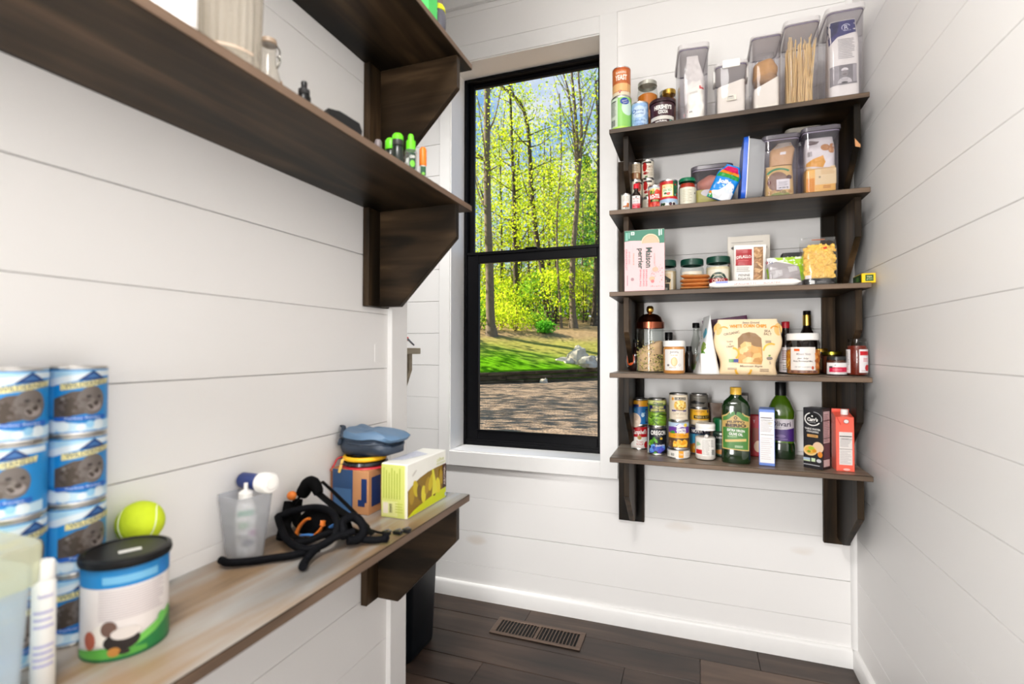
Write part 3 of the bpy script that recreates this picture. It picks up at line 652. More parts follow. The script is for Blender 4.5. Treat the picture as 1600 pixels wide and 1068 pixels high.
# ================================================================== packaging helpers
TIN = mat('tin_metal', (.62, .61, .59, 1), .28, 1., var=.06)
GOLD = mat('gold_lid', c(214, 176, 84), .3, 1.)
GLASS = clear('jar_glass', (.93, .95, .94), 1.0, .03)
CLEAR = clear('clear_container_plastic', (.965, .96, .975), .8, .05, (.8, .78, .84), .03)
SMOKE = clear('smoky_container_plastic', (.93, .92, .95), .8, .05, (.72, .7, .78), .03)
MILKY = clear('milky_plastic', (.9, .92, .94), .6, .2, (.86, .88, .92), .55)
BAGCLEAR = clear('crinkled_clear_bag', (.95, .95, .95), 1.3, .12, (.9, .9, .9), .05)
def translucent(name, col):
    M = bpy.data.materials.new(name); M.use_nodes = True; nt = M.node_tree; nt.nodes.clear(); o = N(nt, 'ShaderNodeOutputMaterial'); d = N(nt, 'ShaderNodeBsdfPrincipled'); d.inputs['Base Color'].default_value = col; d.inputs['Roughness'].default_value = .35
    t_ = N(nt, 'ShaderNodeBsdfTranslucent'); t_.inputs[0].default_value = col; ms = N(nt, 'ShaderNodeMixShader'); ms.inputs[0].default_value = .45; nt.links.new(d.outputs[0], ms.inputs[1]); nt.links.new(t_.outputs[0], ms.inputs[2]); nt.links.new(ms.outputs[0], o.inputs[0]); return M
LIDW = translucent('white_lid_plastic', c(244, 242, 242))
WPL = mat('white_plastic', c(240, 238, 234), .35, var=.03)
GPL = mat('grey_lid_plastic', c(206, 203, 208), .35, var=.03)
DKL = mat('smoky_grey_lid', c(86, 82, 90), .3, var=.05)
BKP = mat('black_plastic', c(14, 14, 15), .35, spec=.25)
def pap(r, g, b, rough=.4): return mat('paper_%d_%d_%d' % (r, g, b), c(r, g, b), rough, var=.03)
def can(label, x, y, z, r, h, paper, art=None, group=None, extra=0., name='food_can', cat='can', gap=.006, body=None):
    t = thing(name, label, cat, (x, y, z), face(x, y, extra), group)
    m = body or TIN
    B().lathe([(0, .001), (r-.004, .001), (r-.003, 0), (r, .0008), (r, .004), (r-.0012, .006), (r-.0012, h-.006), (r, h-.004), (r, h-.0008), (r-.0022, h), (r-.0034, h-.003), (r*.6, h-.0034), (r*.55, h-.0026), (0, h-.0026)], m, 32).build('tin_body' if not body else 'tub', t)
    if paper is not None:
        l = B().lathe([(r-.0008, gap), (r-.0006, gap), (r-.0006, h-gap), (r-.0008, h-gap)], paper, 40).build('paper_label', t)
        if art:
            a = Art(); art(a, r, h); a.build('label_print', l, on_cyl(r-.0005), .0035)
    return t
def lathe_thing(name, label, cat, x, y, z, parts, extra=0., group=None):
    t = thing(name, label, cat, (x, y, z), face(x, y, extra), group)
    for nm, prof, m in parts: B().lathe(prof, m, 32).build(nm, t, 40)
    return t
def cyl_art(t, r, fn, base=None, z0=None, z1=None, half=None, name='label'):
    """wrap-round label: optional paper sleeve segment plus its print"""
    a = Art()
    if base is not None: a.rect(-half, z0, half, z1, base)
    fn(a); return a.build(name, t, on_cyl(r), .0035)
def boxthing(name, label, cat, x, y, z, w, d, h, m, rz=0., group=None, bev=.001):
    t = thing(name, label, cat, (x, y, z), rz, group); B().box(-w/2, 0, 0, w/2, d, h, m, bev).build('carton', t, 0); return t
def sq(w, d, p, n=28):
    o = []
    for k in range(n):
        a = 2*PI*k/n; ca, sa = math.cos(a), math.sin(a)
        o.append((w*math.copysign(abs(ca)**(2/p), ca), d*math.copysign(abs(sa)**(2/p), sa)))
    return o
class Pouch:
    """pillow bag standing on its base: width wf(t), half depth df(t), crinkled; front(u,v) follows the same skin"""
    def __init__(s, h, wf, df, p=3.2, amp=.002, fr=28., seed=0, shear=None): s.h, s.wf, s.df, s.p, s.amp, s.fr, s.sd, s.sh = h, wf, df, p, amp, fr, seed, shear or (lambda t: (0, 0))
    def y(s, u, t, side):
        w = s.wf(t); q = max(-1, min(1, u/max(w, 1e-5))); d = s.df(t)*(1-abs(q)**s.p)**(1/s.p) if abs(q) < 1 else 0
        n = noise.noise(Vector((u*s.fr, t*s.h*s.fr, s.sd+side*5)))+.5*noise.noise(Vector((u*s.fr*2.3, t*s.h*s.fr*2.3, s.sd+side*5)))
        e = min(1, (1-abs(q))*5)*min(1, (1-t)*8+.05)*min(1, t*12)
        return side*d+s.amp*n*e*(-1 if side < 0 else 1)
    def P(s, u, t, side, off=0.): ox, oy = s.sh(t); return (u+ox, s.y(u, t, side)+side*off+oy, t*s.h)
    def build(s, name, parent, m, nu=26, nv=26):
        b = B(); rings = []
        for j in range(nv+1):
            t = j/nv; w = s.wf(t); us = [w*math.sin(PI/2*(2*i/nu-1)) for i in range(nu+1)]
            rings.append([s.P(u, t, -1) for u in us]+[s.P(u, t, 1) for u in us[-2:0:-1]])
        b.loft(rings, m); return b.build(name, parent, 50)
    def front(s): return lambda u, v, z: s.P(u, max(0, min(1, v/s.h)), -1, z+.0003)
def cont(name, label, x, y, z, w, d, h, m, lidm, lidh=.02, rz=0., taper=.93, over=.004, group=None, seal=None):
    """clear storage container with a push lid; origin at the middle of its front edge"""
    t = thing(name, label, 'container', (x, y, z), rz, group); b = B(); r = min(w, d)*.16; rings = []
    for k, (q, s_) in enumerate(((.0015, taper-.03), (.004, taper), (h*.5, (1+taper)/2), (h-lidh, 1.), (h-lidh, .97), (.006, taper-.035))):
        rings.append([(px, py+d/2, q) for px, py in rrect(w*s_, d*s_, r)])
    b.loft(rings, m); b.build('body', t, 40); b = B(); rings = []
    for q, s_ in ((h-lidh+.0008, .90), (h-lidh+.0008, 1.+over/w*2), (h-.004, 1.+over/w*2), (h, 1.-.006/w*2+over/w*2), (h, .8)): rings.append([(px, py+d/2, q) for px, py in rrect(w*s_, d*(1+(s_-1)*w/d) if s_ > 1 else d*s_, r*1.1)])
    b.loft(rings, lidm); b.build('lid', t, 40)
    b = B(); g = B(); rings = []
    for q, s_ in ((h-lidh-.0045, .985), (h-lidh-.0045, 1.006), (h-lidh-.0002, 1.006), (h-lidh-.0002, .985)): rings.append([(px, py+d/2, q) for px, py in rrect(w*s_, d*s_, r)])
    g.loft(rings, cap=False, m=seal or mat('grey_gasket', c(120, 112, 130), .4)); g.build('gasket', t, 40)
    return t
# ================================================================== top shelf of the unit
Z1, Z2, Z3, Z4, Z5 = [z+.0004 for z in SZ]
W_, K_ = (245, 243, 238), (22, 20, 20)
def a_green(a, r, h):
    a.rect(-.125, .006, -.013, h-.006, (214, 232, 208)); a.rect(-.013, .006, .125, h-.006, (150, 214, 110)); a.rect(-.125, .006, .125, .013, (190, 236, 96))
    a.rect(-.05, .02, -.018, h-.016, (214, 226, 208)); a.bars(-.048, .055, -.02, h-.018, 15, (120, 126, 120), .5, .2); a.rect(-.048, h-.02, -.02, h-.017, K_); a.code(-.046, .018, -.022, .042, 9, (60, 62, 62))
    a.ell(.026, .085, .024, .03, (214, 240, 222)); a.ell(.014, h-.022, .018, .013, (30, 70, 165)); a.text('Great', .014, h-.019, .022, .006, W_, .35); a.text('Value', .016, h-.027, .02, .005, W_, .35)
can('green and white powder can with a barcode, directly under the orange yeast can', -.270, 2.0, Z1, .0395, .131, pap(200, 226, 190), a_green, name='powder_can', extra=-.02)
def a_yeast(a, r, h):
    a.rect(-.11, .004, .11, h-.004, (242, 226, 196)); a.rect(-.11, .018, .11, .05, (240, 190, 128)); a.rect(-.11, .05, .11, h-.005, (206, 112, 58)); a.rect(-.11, h-.012, .11, h-.004, (196, 92, 40))
    a.rect(-.026, h*.56, .020, h-.014, (222, 128, 70)); a.text('BAKERS', -.002, h-.024, .04, .009, (250, 240, 226), bold=.02); a.text('YEAST', -.002, h-.044, .046, .022, (252, 246, 236), bold=.04)
    a.ring(-.002, .02, .046, .0472, (170, 60, 30), 40, 140, sy=.9); a.rect(.026, .02, .0272, h-.012, (180, 60, 36)); a.rect(-.03, .018, .027, .0192, (190, 60, 40)); a.poly([(-.013, .022), (.0, .022), (-.006, .010)], (190, 34, 36)); a.text('m', -.0065, .0185, .006, .004, W_)
can('orange yeast can standing on the green and white powder can', -.269, 2.0, Z1+.1315, .0350, .116, pap(236, 214, 178), a_yeast, name='yeast_can')
def a_bp(a, r, h):
    a.rect(-.1, .004, .1, h-.006, (158, 194, 236)); a.blobs(-.06, .008, .06, h-.01, 60, .006, [(176, 208, 240), (146, 184, 232), (192, 218, 244)], 3)
    a.ell(-.004, .062, .027, .023, (204, 224, 246)); a.text('baking', -.002, .067, .032, .010, (96, 130, 184)); a.text('powder', -.002, .054, .034, .010, (96, 130, 184)); a.ell(-.024, .066, .009, .008, (62, 110, 190)); a.ell(-.023, .066, .005, .005, (190, 210, 240)); a.text('double acting', .0, .028, .04, .006, (80, 110, 170)); a.text('NET WT 8.1 OZ', .004, .014, .032, .0045, (70, 100, 160))
can('small light blue baking powder tub with a white lid, beside the green can', -.199, 2.0, Z1, .0315, .102, pap(168, 200, 238), a_bp, name='baking_powder_tub')
# mason jars
def mason(label, x, y, r, h, lidm, content, cm, top=.9, extra=0., lidh=.016):
    t = thing('preserve_jar', label, 'jar', (x, y, Z1), face(x, y, extra))
    B().lathe([(0, .0005), (r*.8, .0005), (r*.97, .004), (r, .012), (r, h*.78), (r*.96, h*.84), (r*.86, h-lidh-.002), (r*.86, h-.004)], GLASS, 36).build('glass', t)
    content(t, r, h, cm); B().lathe([(0, h), (r*.86, h), (r*.915, h-.0015), (r*.915, h-lidh), (r*.87, h-lidh)], lidm, 36).build('lid', t); return t
PEACH = mat('peach_halves', c(224, 140, 52), .25, var=.25, vs=40); SYRUP = mat('peach_syrup', c(206, 120, 40), .3, var=.2, vs=20)
def peaches(t, r, h, m):
    B().lathe([(0, .004), (r*.9, .005), (r*.935, .02), (r*.935, h*.76), (r*.7, h*.79), (0, h*.79)], SYRUP, 28).build('syrup', t)
    for k in range(16):
        a = k*2.4; zz = .03+.0075*k; b = B().ball(r*.62*math.sin(a), -r*.62*math.cos(a), zz, r*.39, r*.39, r*.42, PEACH, 14); b.build('peach_half', t)
mason('tall jar of orange peach halves with a pale metal lid, behind the small blue tub', -.181, 2.12, .0415, .240, mat('pale_metal_lid', c(206, 206, 196), .3, .6), peaches, PEACH)
SAUCE = mat('brown_preserve', c(150, 88, 38), .3, var=.25, vs=50); DKS = mat('dark_brown_preserve', c(84, 40, 24), .3, var=.25)
def fill(t, r, h, m): B().lathe([(0, .004), (r*.92, .005), (r*.94, .014), (r*.94, h*.80), (r*.8, h*.82), (0, h*.82)], m, 28).build('contents', t)
mason('jar of preserves with a pale lid half hidden behind the peach jar', -.112, 2.200, .030, .232, mat('pale_metal_lid', c(206, 206, 196), .3, .6), fill, SAUCE)
mason('jar of brown preserves with a gold lid behind the cocoa tub', -.0975, 2.127, .0285, .198, GOLD, fill, SAUCE, lidh=.018)
MAR = mat('maroon_tub', c(58, 24, 34), .35)
t = thing('cocoa_tub', 'maroon cocoa tub with white lettering near the front of the top shelf', 'tub', (-.117, 2.010, Z1), face(-.117, 2.01, .05))
B().lathe([(0, .0005), (.041, .0005), (.043, .004), (.0455, .084), (.044, .085)], MAR, 40).build('tub', t); B().lathe([(.044, .086), (.0485, .086), (.0485, .096), (.046, .1), (.03, .1), (0, .0995)], mat('dark_maroon_lid', c(44, 16, 26), .4), 40).build('lid', t)
a = Art(); a.text("HERSHEY'S", .001, .065, .068, .017, W_, bold=.05); a.text('COCOA', .001, .047, .036, .014, W_, bold=.04); a.rect(-.055, .019, .055, .032, (226, 222, 214)); a.bars(-.042, .021, .042, .030, 2, (196, 190, 182), .3, .15); a.rect(.026, .0085, .040, .0165, (110, 190, 176)); a.text('NATURAL', -.006, .0125, .046, .006, W_, bold=.03)
a.build('lettering', t, lambda u, v, z: ((.0433+.028*v+z)*math.sin(u/.045), -(.0433+.028*v+z)*math.cos(u/.045), v), .0035)

# clear storage containers on the top shelf
FLOUR = mat('flour', c(240, 234, 220), .9, var=.04, vs=60); BROWN = mat('brown_sugar', c(196, 148, 92), .8, var=.22, vs=90)
BAGW = mat('crumpled_white_bag', c(232, 228, 222), .45, var=.06, vs=18)
cont('storage_container', 'tall clear container with a white lid holding a crumpled white bag, beside the cocoa tub', -.002, 1.992, Z1, .104, .205, .300, CLEAR, LIDW, .022, .10)
def sack(label, x, y, z, w, d, h, rz, m, seed, pinch=.45, art=None, cat='bag', name='flour_bag', amp=.006, lean=0.):
    t = thing(name, label, cat, (x, y, z), rz)
    P = Pouch(h, lambda q: w/2*(1-.12*(1-q))*(1-(1-pinch)*sst(.6, 1, q)), lambda q: d/2*(1-.86*sst(.4, 1, q)), 3.4, amp, 34, seed, lambda q: (lean*q*q, 0))
    P.build('bag', t, m, 32, 34)
    if art: a = Art(); art(a); a.build('print', t, P.front(), .006, .006)
    return t
def a_wb(a): a.rect(.014, .115, .030, .130, (214, 86, 92)); a.rect(-.04, .034, -.028, .046, (232, 190, 190)); a.text('fl', -.018, .036, .01, .006, (90, 90, 90)); a.bars(-.02, .1, .02, .108, 2, (190, 186, 184))
sack('rumpled white bag with a small red mark inside the leftmost clear container', .0, 2.035, Z1+.007, .078, .085, .262, .10, BAGW, 4, .55, a_wb, amp=.008, lean=-.008)
t = cont('storage_container', 'squat clear container with a white flip lid, filled with flour', .125, 1.990, Z1, .106, .16, .205, CLEAR, LIDW, .014, 0.)
B().box(-.030, -.006, .180, .030, .002, .2085, WPL, .003, 2).build('flip_clasp', t, 40)
for s_ in (-1, 1): B().box(s_*.056-.004, .03, .150, s_*.056+.004, .09, .201, WPL, .003).build('side_clasp', t, 40)
def heap(name, parent_label, x, y, z, w, d, h0, h1, m, rz=0., seed=0, amp=.004, cat='flour'):
    b = B(); n = 14; rings = []
    for q in (0, 1):
        pass
    V = []; F = []; o = rrect(w, d, min(w, d)*.15, 4); top = lambda u, v: h0+(h1-h0)*(u/w+.5)+amp*noise.noise(Vector((u*40, v*40, seed)))
    rings = [[(px*.965, py*.965+d/2, 0) for px, py in o], [(px, py+d/2, .01) for px, py in o], [(px, py+d/2, top(px, py)) for px, py in o], [(px*.6, py*.6+d/2, top(px*.6, py*.6)+amp*2) for px, py in o], [(px*.2, py*.2+d/2, top(px*.2, py*.2)+amp*2.4) for px, py in o]]
    b.loft(rings, m); ob = b.build(name, None, 50, (x, y, z), (0, 0, rz)); tag(ob, parent_label, cat); return ob
heap('flour', 'white flour filling the squat clear container with the flip lid', .125, 2.000, Z1+.007, .094, .14, .112, .132, FLOUR, seed=1)
a = Art(); a.rect(.108, .062, .142, .080, (236, 230, 216)); a.bars(.111, .064, .139, .074, 3, (150, 148, 146)); a.rect(.114, .0745, .132, .0775, (90, 90, 90))
sk = a.build('label_sticker', t, lambda u, v, z: (u-.125, .0025-z-.0006, v))
cont('storage_container', 'clear container with a pale lid holding brown sugar above white flour', .2405, 1.982, Z1, .094, .16, .278, CLEAR, LIDW, .012, 0.)
heap('flour', 'white flour at the bottom of the container with brown sugar', .2405, 1.990, Z1+.007, .080, .140, .078, .118, FLOUR, seed=3)
t = thing('sugar_bag', 'clear bag of brown sugar lying on the flour inside a clear container', 'bag', (.2415, 2.052, Z1+.120))
b = B(); b.ball(0, 0, .040, .0375, .050, .046, BROWN, 22)
for v in b.bm.verts: k = 1+.16*noise.noise(v.co*38); v.co = Vector((max(-.0385, min(.0385, v.co.x*k*1.25)), max(-.058, min(.06, v.co.y*k*1.2)), max(.0, v.co.z*k)))
b.build('brown_sugar', t, 50)
P = Pouch(.120, lambda q: .0385-.008*q, lambda q: .060*(1-.8*q), 3, .005, 50, 9); P.build('clear_bag', t, BAGCLEAR)
t = cont('storage_container', 'tall clear container with a white lid full of dry spaghetti', .351, 1.975, Z1, .106, .17, .305, CLEAR, LIDW, .020, 0.)
SPAG = mat('dry_spaghetti', c(238, 206, 142), .5, var=.1)
b = B(); rr = random.Random(3)
for k in range(80):
    x0 = rr.uniform(-.041, .041); y0 = rr.uniform(.012, .095); lean = rr.choice((0, 0, rr.uniform(-.03, .05))); L = rr.uniform(.20, .255); x1 = max(-.045, min(.045, x0+lean)); b.tube([(x0, y0, .0), (x1, min(.10, max(.012, y0+rr.uniform(-.02, .02))), L)], .0014, SPAG, 5)
for k in range(150): x0, y0 = rr.uniform(-.036, .036), rr.uniform(.012, .09); a_ = rr.uniform(0, 6.28); L = rr.uniform(.006, .014); zz = rr.uniform(.002, .020); b.tube([(x0, y0, zz), (x0+L*math.cos(a_)*.6, y0+L*math.sin(a_)*.5, zz+rr.uniform(0, .006))], .0014, SPAG, 4)
ob = b.build('spaghetti', None, 50, (.351, 1.985, Z1+.008)); tag(ob, 'loose dry spaghetti strands standing in the tall clear container', 'pasta', kind='stuff')
t = thing('flour_bag', 'cream paper package with a rounded top standing behind the spaghetti', 'bag', (.351, 2.105, Z1+.0075))
P = Pouch(.225, lambda q: .036*(1-.55*sst(.85, 1, q)**2), lambda q: .016*(1-.8*sst(.7, 1, q)), 3, .001, 20, 2); P.build('package', t, pap(226, 204, 160))
a = Art(); a.text('SEMOLINA', 0, .205, .036, .009, (190, 90, 70), arc=.3); a.text('al', .006, .165, .012, .012, (120, 100, 80)); a.text('dente', -.004, .115, .03, .01, (110, 100, 90)); a.ell(0, .075, .022, .03, (200, 170, 110)); a.build('print', t, P.front(), .006, .006)
cont('storage_container', 'tall white-lidded clear container at the right end, holding a blue and white bag', .4785, 1.968, Z1, .108, .18, .318, CLEAR, LIDW, .022, 0.)
t = thing('flour_bag', 'blue and white flour bag printed with a grey photograph, inside the rightmost clear container', 'bag', (.479, 2.028, Z1+.008))
P = Pouch(.278, lambda q: .0455*(1-.1*sst(.7, 1, q)), lambda q: .044*(1-.55*sst(.6, 1, q)), 4, .003, 30, 6); P.build('bag', t, BAGW)
a = Art(); a.poly([(-.044, .190), (-.02, .214), (.044, .228), (.044, .276), (-.044, .276)], (56, 58, 120)); a.poly([(-.044, .215), (-.02, .232), (-.01, .276), (-.044, .276)], (40, 44, 84)); a.ring(.008, .250, .011, .0135, (220, 222, 240), 20, 290); a.text('R', .009, .250, .012, .017, (232, 234, 246)); a.text('FLOUR', .012, .236, .022, .004, (210, 214, 236))
a.bars(-.020, .132, .030, .205, 13, (150, 148, 150), .35, .25); a.rect(-.045, .045, .034, .112, (128, 124, 126)); a.rect(-.045, .045, -.018, .112, (160, 156, 158)); a.rect(.022, .05, .034, .11, (176, 172, 174)); a.ell(-.002, .050, .021, .020, (206, 202, 202), 0, 180); a.ell(-.002, .0825, .0095, .012, (150, 144, 144)); a.ell(-.002, .092, .0105, .010, (236, 232, 232), 0, 180); a.ell(-.003, .079, .006, .002, (110, 104, 104)); a.ell(-.002, .052, .010, .003, (70, 66, 68)); a.ring(-.002, .068, .009, .0096, (90, 86, 88), 180, 360)
a.build('print', t, P.front(), .006, .006)

# ================================================================== second shelf
def a_tom(a, r, h, rev=1):
    a.rect(-r*2.6, .006, r*2.6, h-.006, (238, 230, 212)); a.rect(-.012*rev-.014, h-.016, -.012*rev+.016+.01, h-.009, K_); a.ell(-.013*rev, h*.62, .010, .018, (176, 28, 24)); a.ell(-.008*rev, h*.30, .011, .006, (160, 34, 26)); a.ell(-.006*rev, h*.12, .006, .003, (60, 110, 40)); a.text('TOMATO', .008, h*.62, .026, .010, (170, 120, 90)); a.text('PASTE', .008, h*.46, .022, .008, (176, 140, 110)); a.bars(-.004, h*.14, .022, h*.36, 4, (190, 176, 150))
def a_tom2(a, r, h): a_tom(a, r, h, -1)
def a_jarbrown(a, r, h): a.rect(-.06, .005, .06, h*.42, (150, 96, 52)); a.rect(-.06, h*.42, .06, h-.006, (206, 188, 160)); a.bars(-.014, h*.5, .012, h*.85, 4, (150, 128, 104)); a.rect(.004, .008, .012, h*.38, (216, 196, 160))
hp = .0775
def a_brn(a, r, h): a.rect(-.055, .005, .055, h-.005, (240, 238, 230)); a.bars(-.012, h*.55, .012, h*.85, 4, (200, 190, 180)); a.poly([(-.012, h*.28), (.002, h*.32), (.004, h*.46), (.013, h*.44), (.013, h*.22), (-.012, h*.22)], (196, 112, 52)); a.code(-.004, .008, .010, .017, 7)
for k, (x, y, zz, r, hh, ar, lab) in enumerate((
    (-.2275, 2.115, 0, .0245, hp, a_tom, 'tomato paste can at the bottom of the back left stack, behind the vanilla bottle'),
    (-.2275, 2.115, hp, .0245, hp, a_tom2, 'tomato paste can with red tomatoes in the middle of the back left stack'),
    (-.2295, 2.115, 2*hp, .0215, .072, a_jarbrown, 'brown and cream can on top of the back left stack'),
    (-.1775, 2.115, 0, .0245, hp, a_tom2, 'tomato paste can at the bottom of the right stack, beside the vanilla bottle'),
    (-.1775, 2.115, hp, .0245, hp, a_tom, 'tomato paste can in the middle of the right stack'),
    (-.1805, 2.120, 2*hp, .0250, .0785, a_tom, 'tomato paste can on top of the right stack, highest can of the shelf'))):
    can(lab, x, y, Z2+zz, r, hh, pap(236, 228, 210), ar, 'tomato paste cans on the second shelf')
can('small white can with an orange-brown picture at the left end of the second shelf', -.252, 1.990, Z2, .0178, .068, pap(240, 238, 230), a_brn)
t = lathe_thing('vanilla_bottle', 'small dark brown extract bottle with a red cap on the second shelf', 'bottle', -.213, 1.990, Z2, (
    ('glass', [(0, .0005), (.019, .0005), (.0208, .003), (.0208, .05), (.019, .060), (.010, .072), (.008, .078), (.008, .088), (0, .088)], mat('dark_brown_glass', c(34, 22, 18), .12)),
    ('cap', [(.0085, .085), (.0105, .085), (.0105, .102), (.009, .104), (0, .104)], mat('red_cap', c(212, 22, 44), .35))))
cyl_art(t, .0209, lambda a: (a.rect(-.0155, .005, .0155, .024, (214, 40, 62)), a.bars(-.012, .007, .012, .012, 2, (244, 170, 180)), a.text('PURE VANILLA', 0, .0195, .026, .004, (250, 220, 220)), a.text("McCORMICK", 0, .042, .022, .005, (190, 30, 50)), a.rect(-.003, .046, .003, .051, (60, 60, 60)), a.bars(-.012, .027, .012, .037, 3, (170, 166, 170))), (246, 240, 238), .005, .054, .0165)
def a_rotel(a, r, h):
    a.rect(-.07, .005, .07, h-.006, (214, 44, 34)); a.rect(-.07, h-.016, .07, h-.006, (190, 206, 222)); a.poly([(-.022, h*.62), (.0, h*.76), (.022, h*.78), (.022, h*.88), (-.022, h*.88)], (226, 222, 190)); a.blobs(-.024, h*.62, .0, h*.86, 7, .005, [(90, 140, 40), (216, 190, 60), (60, 110, 40)], 2); a.blobs(0, h*.62, .026, h*.84, 6, .006, [(206, 40, 34), (226, 84, 60)], 4); a.text('RO-TEL', 0, h*.53, .040, .016, W_, bold=.05, rot=.08); a.rect(-.018, h*.31, .028, h*.41, (24, 60, 30)); a.text('DICED', .002, h*.36, .022, .006, (230, 220, 120)); a.blobs(-.024, .007, .026, h*.29, 16, .006, [(228, 70, 50), (240, 110, 84), (196, 36, 28)], 5)
can('red can of diced chilies with a green band, left of the large tomato can', -.1445, 2.012, Z2, .0262, .093, pap(214, 44, 34), a_rotel)
def a_bigtom(a, r, h):
    a.rect(-.1, .006, .1, h-.006, (200, 40, 38)); a.rect(.016, h*.4, .1, h-.006, (36, 92, 60)); a.blobs(.018, h*.4, .044, h*.85, 12, .005, [(190, 40, 40), (120, 190, 160), (44, 110, 66)], 8); a.rect(-.1, .008, .1, h*.30, (168, 196, 224)); a.rect(-.1, h*.30, .1, h*.36, (210, 32, 40)); a.poly([(-.034, .006), (-.02, .02), (.0, .014), (.02, .02), (.034, .012), (.034, .006)], (238, 234, 228)); a.blobs(-.034, .006, -.008, .020, 5, .005, [(40, 110, 50), (20, 60, 30)], 4); a.blobs(.0, .006, .03, .018, 5, .005, [(120, 20, 50), (40, 20, 40)], 4)
    a.rect(-.025, h*.38, .017, h*.82, (244, 226, 120)); a.rect(-.022, h*.41, .014, h*.79, (246, 244, 226)); a.text('PETITE', -.004, h*.72, .034, .010, (224, 176, 30), bold=.03); a.text('DICED', -.004, h*.61, .030, .009, (90, 160, 60), bold=.03); a.blobs(-.02, h*.42, .012, h*.54, 8, .005, [(214, 40, 34), (60, 120, 50), (230, 90, 70)], 3)
can('large red and blue can of diced tomatoes with a yellow-framed label', -.0945, 2.004, Z2, .0335, .104, pap(200, 40, 38), a_bigtom)
t = lathe_thing('sauce_jar', 'jar of red pasta sauce with a green lid and a cream label', 'jar', -.0285, 2.062, Z2, (
    ('glass', [(0, .0005), (.026, .0005), (.031, .004), (.032, .012), (.032, .088), (.028, .104), (.0265, .108), (.0265, .116)], GLASS),
    ('sauce', [(0, .003), (.028, .004), (.0303, .013), (.0303, .088), (.026, .103), (0, .104)], mat('red_sauce', c(176, 48, 24), .3, var=.2, vs=60)),
    ('lid', [(.027, .110), (.0315, .110), (.0315, .120), (.029, .124), (0, .124)], mat('green_lid', c(10, 112, 74), .35))), .1)
cyl_art(t, .0321, lambda a: (a.bars(-.02, .03, .016, .078, 8, (206, 200, 176)), a.code(.022, .008, .034, .026, 6), a.rect(.026, .06, .031, .066, K_), a.ell(-.008, .04, .008, .008, (226, 222, 200))), (238, 234, 214), .006, .086, .044)
t = cont('storage_container', 'smoky container with a dark lid holding a loaf, behind the blue candy bag', .060, 2.045, Z2, .142, .16, .168, SMOKE, DKL, .018, 0.)
t = thing('bread_bag', 'pinkish loaf in clear wrap lying in the dark-lidded container', 'bread', (.060, 2.10, Z2+.075)); b = B(); b.ball(0, 0, .03, .055, .045, .034, mat('pink_loaf', c(206, 128, 104), .5, var=.25, vs=30), 20)
for v in b.bm.verts: v.co *= 1+.12*noise.noise(v.co*30)
b.build('loaf', t, 50)
t = thing('snack_bag', 'yellow-green snack bag at the bottom of the dark-lidded container', 'bag', (.055, 2.075, Z2+.0075)); P = Pouch(.073, lambda q: .052, lambda q: .022*(1-.75*q), 3, .003, 40, 3); P.build('bag', t, pap(190, 186, 84)); a = Art(); a.ell(0, .06, .034, .016, W_); a.build('print', t, P.front(), .006, .006)
# candy bag
t = thing('candy_bag', 'shiny blue candy bag with a rainbow top leaning on the blue-lidded box', 'bag', (.078, 1.992, Z2+.0150), 0, rot=(-.10, .42, 0))
P = Pouch(.134, lambda q: .042*(1-.42*sst(.7, 1, q)), lambda q: .017*(1-.8*sst(.65, 1, q))*sst(-.12, .2, q), 2.6, .005, 44, 12); P.build('bag', t, mat('blue_candy_film', c(30, 134, 214), .2, var=.1))
a = Art(); a.poly([(-.03, .104), (.03, .104), (.018, .128), (-.018, .128)], (222, 26, 96)); a.poly([(-.036, .094), (.036, .094), (.030, .106), (-.030, .106)], (244, 140, 20)); a.poly([(-.04, .080), (.04, .080), (.036, .095), (-.036, .095)], (20, 150, 50)); a.poly([(-.04, .0), (.04, .0), (.04, .034), (.006, .05), (-.012, .03), (-.04, .018)], (236, 240, 246)); a.ell(.02, .045, .016, .02, (220, 228, 238)); a.poly([(-.04, 0), (-.02, 0), (-.028, .012), (-.04, .012)], (20, 160, 60)); a.poly([(-.04, .012), (-.028, .012), (-.034, .02), (-.04, .02)], (244, 150, 30)); a.text('Jolly', -.004, .062, .046, .020, W_, .1, bold=.05)
a.build('print', t, P.front(), .006, .006)
# storage box standing on its side, blue lid to the left
BLUE = mat('blue_lid_plastic', c(28, 88, 196), .35)
t = thing('food_storage_box', 'milky storage box standing on its side with its bright blue lid facing left', 'container', (.158, 1.962, Z2+.0045), 0, rot=(0, .055, 0))
b = B(); rings = []
for x, s_ in ((.010, 1.), (.030, .97), (.058, .92), (.066, .86), (.066, .2)): rings.append([(x, .095+py*s_, .1145+pz*s_) for py, pz in rrect(.18, .219, .03)])
b.loft(rings, MILKY); b.build('box', t, 40); b = B(); rings = []
for x, s_ in ((-.005, .90), (-.005, 1.03), (.008, 1.045), (.0098, 1.045), (.0098, .9)): rings.append([(x, .095+py*s_, .1145+pz*s_) for py, pz in rrect(.18, .219, .03)])
b.loft(rings, BLUE); b.build('lid', t, 40)
rings = []; b = B()
for x, s_ in ((.010, .99), (.010, 1.05), (.0125, 1.05), (.0125, .99)): rings.append([(x, .095+py*s_, .1145+pz*s_) for py, pz in rrect(.18, .219, .03)])
b.loft(rings, WPL); b.build('rim', t, 40)
